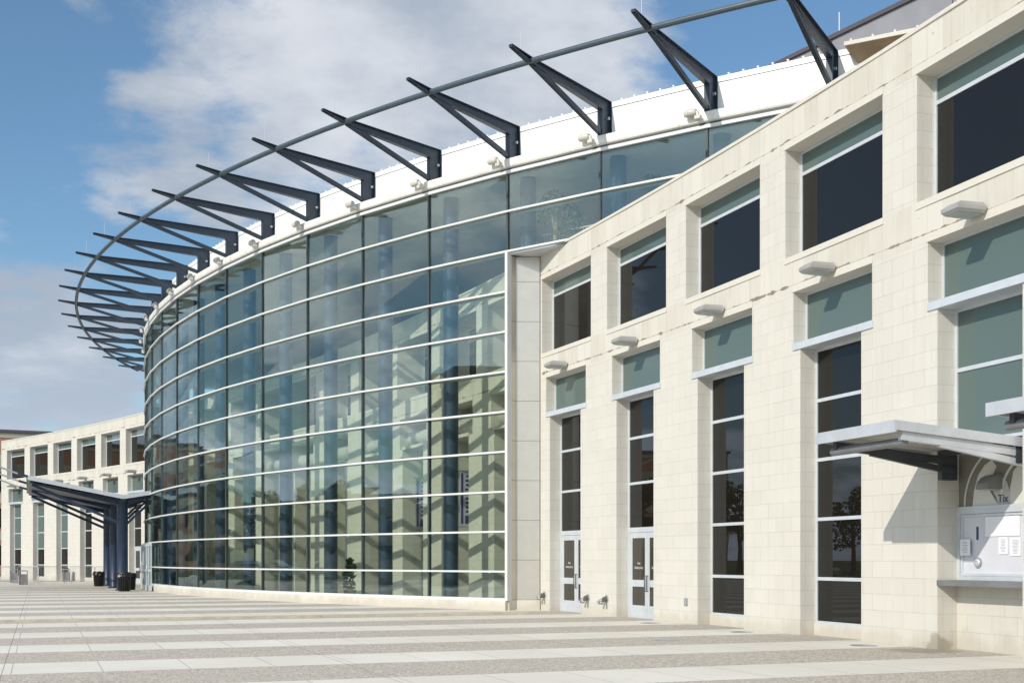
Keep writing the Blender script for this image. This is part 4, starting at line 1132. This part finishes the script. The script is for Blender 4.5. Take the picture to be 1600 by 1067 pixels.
mb.build('purlin', M['blue'], EC)
mb = MB(); mb.bar(Q(-0.5, 0.0, ZC - 0.14), Q(12.5, 0, ZC - 0.14), 0.24, 0.2); mb.build('valley_beam', M['blue'], EC)
for a in (0.0, 6.0, 12.0):
    mb = MB(); mb.bar(Q(a, WL - 0.5, ZLft - 0.05), Q(a, WL + 0.45, ZLft + 0.22), 0.16, 0.12); mb.build('tie_bracket', M['blue'], EC)
    mb = MB(); mb.tube([Q(a, WL + 0.3, ZLft + 0.16), Q(a, WL + 7.5, ZLft + 2.9)], 0.045, 10); mb.build('tie_rod', M['galv'], EC)
mb = MB()
for a in (0.0, 6.0, 12.0): mb.tube([Q(a, WL + 7.5, 0), Q(a, WL + 7.5, ZLft + 3.0)], 0.14, 14)
mb.build('mast', M['blue'], EC)

# ------------------------------------------------------------------ bins and barriers
def at(px, py):
    y = EYE * 1927 / (py - 874); return Vector(((px - 800) / 1927 * y, y, 0))


bn = thing('trash_bin', 'x', 'trash bin')
mb = MB(); mb.lathe((0, 0, 0), [(0, 0.012), (0.26, 0.012), (0.31, 0.78), (0.335, 0.80), (0.335, 0.86), (0.30, 0.86), (0.29, 0.80), (0.0, 0.6)], 22); mb.build('drum', M['black'], bn)
mb = MB()
for k in range(20):
    a = 2 * pi * k / 20; mb.bar((0.275 * cos(a), 0.275 * sin(a), 0.03), (0.345 * cos(a), 0.345 * sin(a), 0.88), 0.035, 0.012, up=(cos(a), sin(a), 0))
mb.build('slat', M['black'], bn)
mb = MB(); rnd = random.Random(5)
ring0 = []; ring1 = []
for k in range(24):
    a = 2 * pi * k / 24; r1 = 0.37 + rnd.uniform(-0.02, 0.03)
    ring0.append((0.30 * cos(a), 0.30 * sin(a), 0.90 + rnd.uniform(-0.01, 0.03))); ring1.append((r1 * cos(a), r1 * sin(a), 0.72 + rnd.uniform(-0.06, 0.06)))
for k in range(24): k2 = (k + 1) % 24; mb.face([ring1[k], ring1[k2], ring0[k2], ring0[k]])
mb.build('bag', M['black'], bn)
spots = [(154.5, 915.5, 'black slatted trash bin left of the blue columns', 0.95), (194, 923.3, 'black slatted trash bin in front of the foremost blue column', 1.02), (203, 921, 'black trash bin half hidden right behind the foremost bin', 0.95)]
for i, (px, py, lb, sc_) in enumerate(spots):
    o = bn if i == 0 else copy_tree(bn); o.location = at(px, py); o.scale = (sc_,) * 3; o.rotation_euler = (0, 0, i * 0.7)
    tag(o, lb, 'trash bin', 'black trash bins by the canopy')
gb = thing('litter_bin', 'x', 'litter bin')
mb = MB(); mb.box(-0.22, 0.22, -0.22, 0.22, 0.01, 0.66); mb.build('bin_body', M['bin'], gb)
mb = MB()
for sx in (-1, 1):
    for sy in (-1, 1): mb.box(sx * 0.23 - 0.02, sx * 0.23 + 0.02, sy * 0.23 - 0.02, sy * 0.23 + 0.02, 0.0, 0.83)
mb.build('post', M['bin'], gb)
mb = MB(); mb.hexa([(-0.26, -0.26, 0.831), (0.26, -0.26, 0.831), (0.26, 0.26, 0.831), (-0.26, 0.26, 0.831), (-0.2, -0.2, 0.90), (0.2, -0.2, 0.90), (0.2, 0.2, 0.90), (-0.2, 0.2, 0.90)]); mb.build('lid', M['bin'], gb)
for i, (px, py, lb) in enumerate([(36.5, 913.3, 'grey square litter bin standing alone in front of the barrier'), (22, 909.5, 'grey litter bin behind the barrier at the left edge'), (103, 908, 'grey litter bin behind the barrier nearer the blue canopy')]):
    o = gb if i == 0 else copy_tree(gb); o.location = at(px, py); o.rotation_euler = (0, 0, 0.35 + 0.1 * i); tag(o, lb, 'litter bin', 'grey litter bins on the plaza')
cb = thing('crowd_barrier', 'x', 'barrier'); Lb = 2.45
mb = MB(); mb.tube([(0.0, 0, 0.16), (0, 0, 1.02), (0.08, 0, 1.10), (Lb - 0.08, 0, 1.10), (Lb, 0, 1.02), (Lb, 0, 0.16), (0.0, 0, 0.16)], 0.021, 8); mb.build('frame', M['galv'], cb)
mb = MB()
for i in range(1, 19): mb.tube([(Lb * i / 19, 0, 0.17), (Lb * i / 19, 0, 1.09)], 0.009, 6)
mb.build('bars', M['galv'], cb)
for x in (0.25, Lb - 0.25):
    mb = MB(); mb.tube([(x, -0.32, 0.012), (x, -0.28, 0.03), (x, 0, 0.16), (x, 0.28, 0.03), (x, 0.32, 0.012)], 0.018, 8); mb.build('foot', M['galv'], cb)
bl = ['at the left edge of the photo', 'second from the left edge, behind the lone grey bin', 'third from the left edge', 'left of the black trash bin', 'behind the blue columns', 'beside the far doorway next to the glass']
p0 = at(-18, 911.5); p1 = at(226, 910.5)
for i in range(6):
    o = cb if i == 0 else copy_tree(cb); t = i / 6
    p = p0 + (p1 - p0) * t; p.y += 0.5 * sin(i * 2.2); q = p0 + (p1 - p0) * ((i + 1) / 6); q.y += 0.5 * sin((i + 1) * 2.2)
    o.location = p; o.rotation_euler = (0, 0, atan2(q.y - p.y, q.x - p.x)); o.scale = ((q - p).length / Lb * 0.985, 1, 1)
    tag(o, 'grey tubular crowd barrier ' + bl[i], 'barrier', 'crowd barriers across the far plaza')

for i, (px, py, lb) in enumerate([(1016, 973, 'round iron cover in the paving below the right doorway'), (1041, 999.5, 'round iron cover in a grey paving band, farther from the wall'),
                                  (1159, 987, 'round iron cover in the paving before the narrow dark window'), (1350, 1008, 'round iron cover in the paving near the ticket pier')]):
    p = at(px, py); mb = MB(); mb.lathe((p.x, p.y, 0), [(0.0, 0.006), (0.24, 0.006), (0.25, 0.001)], 28); mb.lathe((p.x, p.y, 0), [(0.21, 0.0065), (0.22, 0.009), (0.23, 0.0065)], 28)
    tag(mb.build('drain_cover', M['galv'], None, root=(p.x, p.y, 0)), lb, 'drain cover', 'iron covers in the plaza')
# ================================================================== OPPOSITE SIDE (seen mirrored in the glass)
def make_tree(label, h, seed, m_leaf, nleaf=2600, group='trees across the road mirrored in the glass'):
    rnd = random.Random(seed); t_ = thing('tree', label, 'tree', (0, 0, 0), group)
    mb = MB(); mb.tube([(0, 0, -0.05), (0.05, 0, h * 0.25), (-0.05, 0.05, h * 0.5), (0, 0, h * 0.85)], [h * 0.028, h * 0.02, h * 0.014, 0.02], 10)
    cs = []
    for i in range(13):
        a = rnd.uniform(0, 2 * pi); z = h * rnd.uniform(0.38, 0.9); r = h * 0.28 * rnd.uniform(0.3, 1.0) * (1.15 - abs(z / h - 0.6))
        c = Vector((r * cos(a), r * sin(a), z)); cs.append((c, h * rnd.uniform(0.09, 0.16)))
        mb.tube([(0, 0, z * 0.72), tuple(c * 0.5 + Vector((0, 0, z * 0.42))), tuple(c)], [h * 0.009, h * 0.006, 0.012], 6)
    mb.build('trunk', M['bark'], t_)
    mb = MB(); leaf_cloud(mb, cs, nleaf, h * 0.024, seed); mb.build('crown', m_leaf, t_)
    return t_


ta = make_tree('broad leafy tree across the road', 10.0, 11, M['leaf']); tb = make_tree('dark dense tree across the road', 8.5, 12, M['leafdark'])
tsp = [(-66, 62, 0.95), (-74, 72, 1.0), (-64, 80, 0.8), (-80, 86, 1.1), (-72, 96, 1.0), (-86, 60, 1.1), (-58, 52, 0.62), (-78, 50, 0.9), (-92, 104, 1.2), (-56, 92, 0.6), (-80, 36, 0.9), (-90, 74, 1.2), (-57, 16, 1.0), (-62, 6, 0.95), (-40, -38, 0.8), (-22, -46, 0.85), (-58, -10, 1.0), (8, -52, 0.8), (-8, -60, .9)]
used = set()
ORD = ['first', 'second', 'third', 'fourth', 'fifth', 'sixth', 'seventh', 'eighth', 'ninth', 'tenth']
cnt = [0, 0]
for i, (x, y, sc_) in enumerate(tsp):
    src = ta if i % 2 == 0 else tb
    o = src if src.name not in used else copy_tree(src); used.add(src.name)
    o.location = (x, y, -0.012); o.scale = (sc_,) * 3; o.rotation_euler = (0, 0, i * 1.3)
    c_ = cnt[i % 2]; cnt[i % 2] += 1
    o['label'] = ('broad leafy tree' if i % 2 == 0 else 'dark dense tree') + ' across the road, mirrored in the glass, %s of its kind' % ORD[c_]
    o['group'] = ('broad' if i % 2 == 0 else 'dark') + ' trees across the road mirrored in the glass'
HB = thing('brown_hall', 'tall dark brown building across the plaza mirrored in the right glass panes', 'building', (-64, 28, 0))
mb = MB(); mb.box(-74, -56.5, 20, 35.2, 0, 15.8); mb.build('wall', M['darkwall'], HB)
mb = MB(); mb.box(-74.3, -56.2, 19.7, 35.5, 15.802, 16.2); mb.build('roof', M['capdark'], HB)
for i in range(4):
    for z in (2, 6, 10):
        mb = MB(); mb.box(-56.499, -56.42, 21.5 + i * 3.5, 23.5 + i * 3.5, z, z + 2); mb.build('window', M['dark'], HB)
TB = thing('tan_building', 'low tan building across the road mirrored in the glass', 'building', (-110, 70, 0))
mb = MB(); mb.box(-125, -100, 40, 96, 0, 8.0); mb.build('wall', M['tan'], TB)
mb = MB(); mb.box(-125.3, -99.7, 39.7, 96.3, 8.002, 8.5); mb.build('roof', M['beige'], TB)
for i in range(11):
    for z in (1, 4.6):
        mb = MB(); mb.box(-99.99, -99.9, 42 + i * 4.9, 44.5 + i * 4.9, z, z + 1.9); mb.build('window', M['dark'], TB)
ct = thing('parked_car', 'x', 'car')
prof = [(-2.2, 0.35), (-2.2, 0.72), (-1.95, 0.88), (-1.3, 0.95), (-0.75, 1.38), (0.75, 1.40), (1.35, 0.98), (2.05, 0.90), (2.2, 0.70), (2.2, 0.35)]
mb = MB(); hw = 0.86
L_ = [Vector((x, -hw + (0.16 if z > 1.2 else 0), z)) for x, z in prof]; R_ = [Vector((x, hw - (0.16 if z > 1.2 else 0), z)) for x, z in prof]
for i in range(len(prof)): j = (i + 1) % len(prof); mb.face([L_[i], L_[j], R_[j], R_[i]])
for S_ in (L_, R_):
    for q in ((0, 1, 2, 7, 8, 9), (2, 3, 6, 7), (3, 4, 5, 6)): mb.face([S_[i] for i in q])
mb.build('body', M['carpaint'], ct)
for sy in (-1, 1):
    mb = MB(); y = sy * (hw - 0.07); mb.face([(-1.1, sy * (hw + .004), 1.0), (1.15, sy * (hw + .004), 1.02), (0.68, y - sy * .08 + sy * .004, 1.33), (-0.7, y - sy * .08 + sy * .004, 1.32)]); mb.build('window', M['dark'], ct)
for sx in (-1.35, 1.35):
    for sy in (-1, 1):
        mb = MB(); mb.tube([(sx, sy * 0.66, 0.32), (sx, sy * 0.87, 0.32)], 0.32, 18); wh = mb.build('wheel', M['rubber'], ct)
        mb = MB(); mb.tube([(sx, sy * 0.871, 0.32), (sx, sy * 0.885, 0.32)], 0.19, 14); mb.build('rim', M['galv'], wh)
for i, (x, y, lb) in enumerate([(-57.5, 66, 'silver car parked on the road mirrored beside the far columns'), (-57.8, 58, 'silver car parked on the road mirrored in the middle glass'), (-57.6, 74, 'silver car parked farthest along the mirrored road')]):
    o = ct if i == 0 else copy_tree(ct); o.location = (x, y, -0.008); o.rotation_euler = (0, 0, pi / 2); tag(o, lb, 'car', 'cars parked along the road')
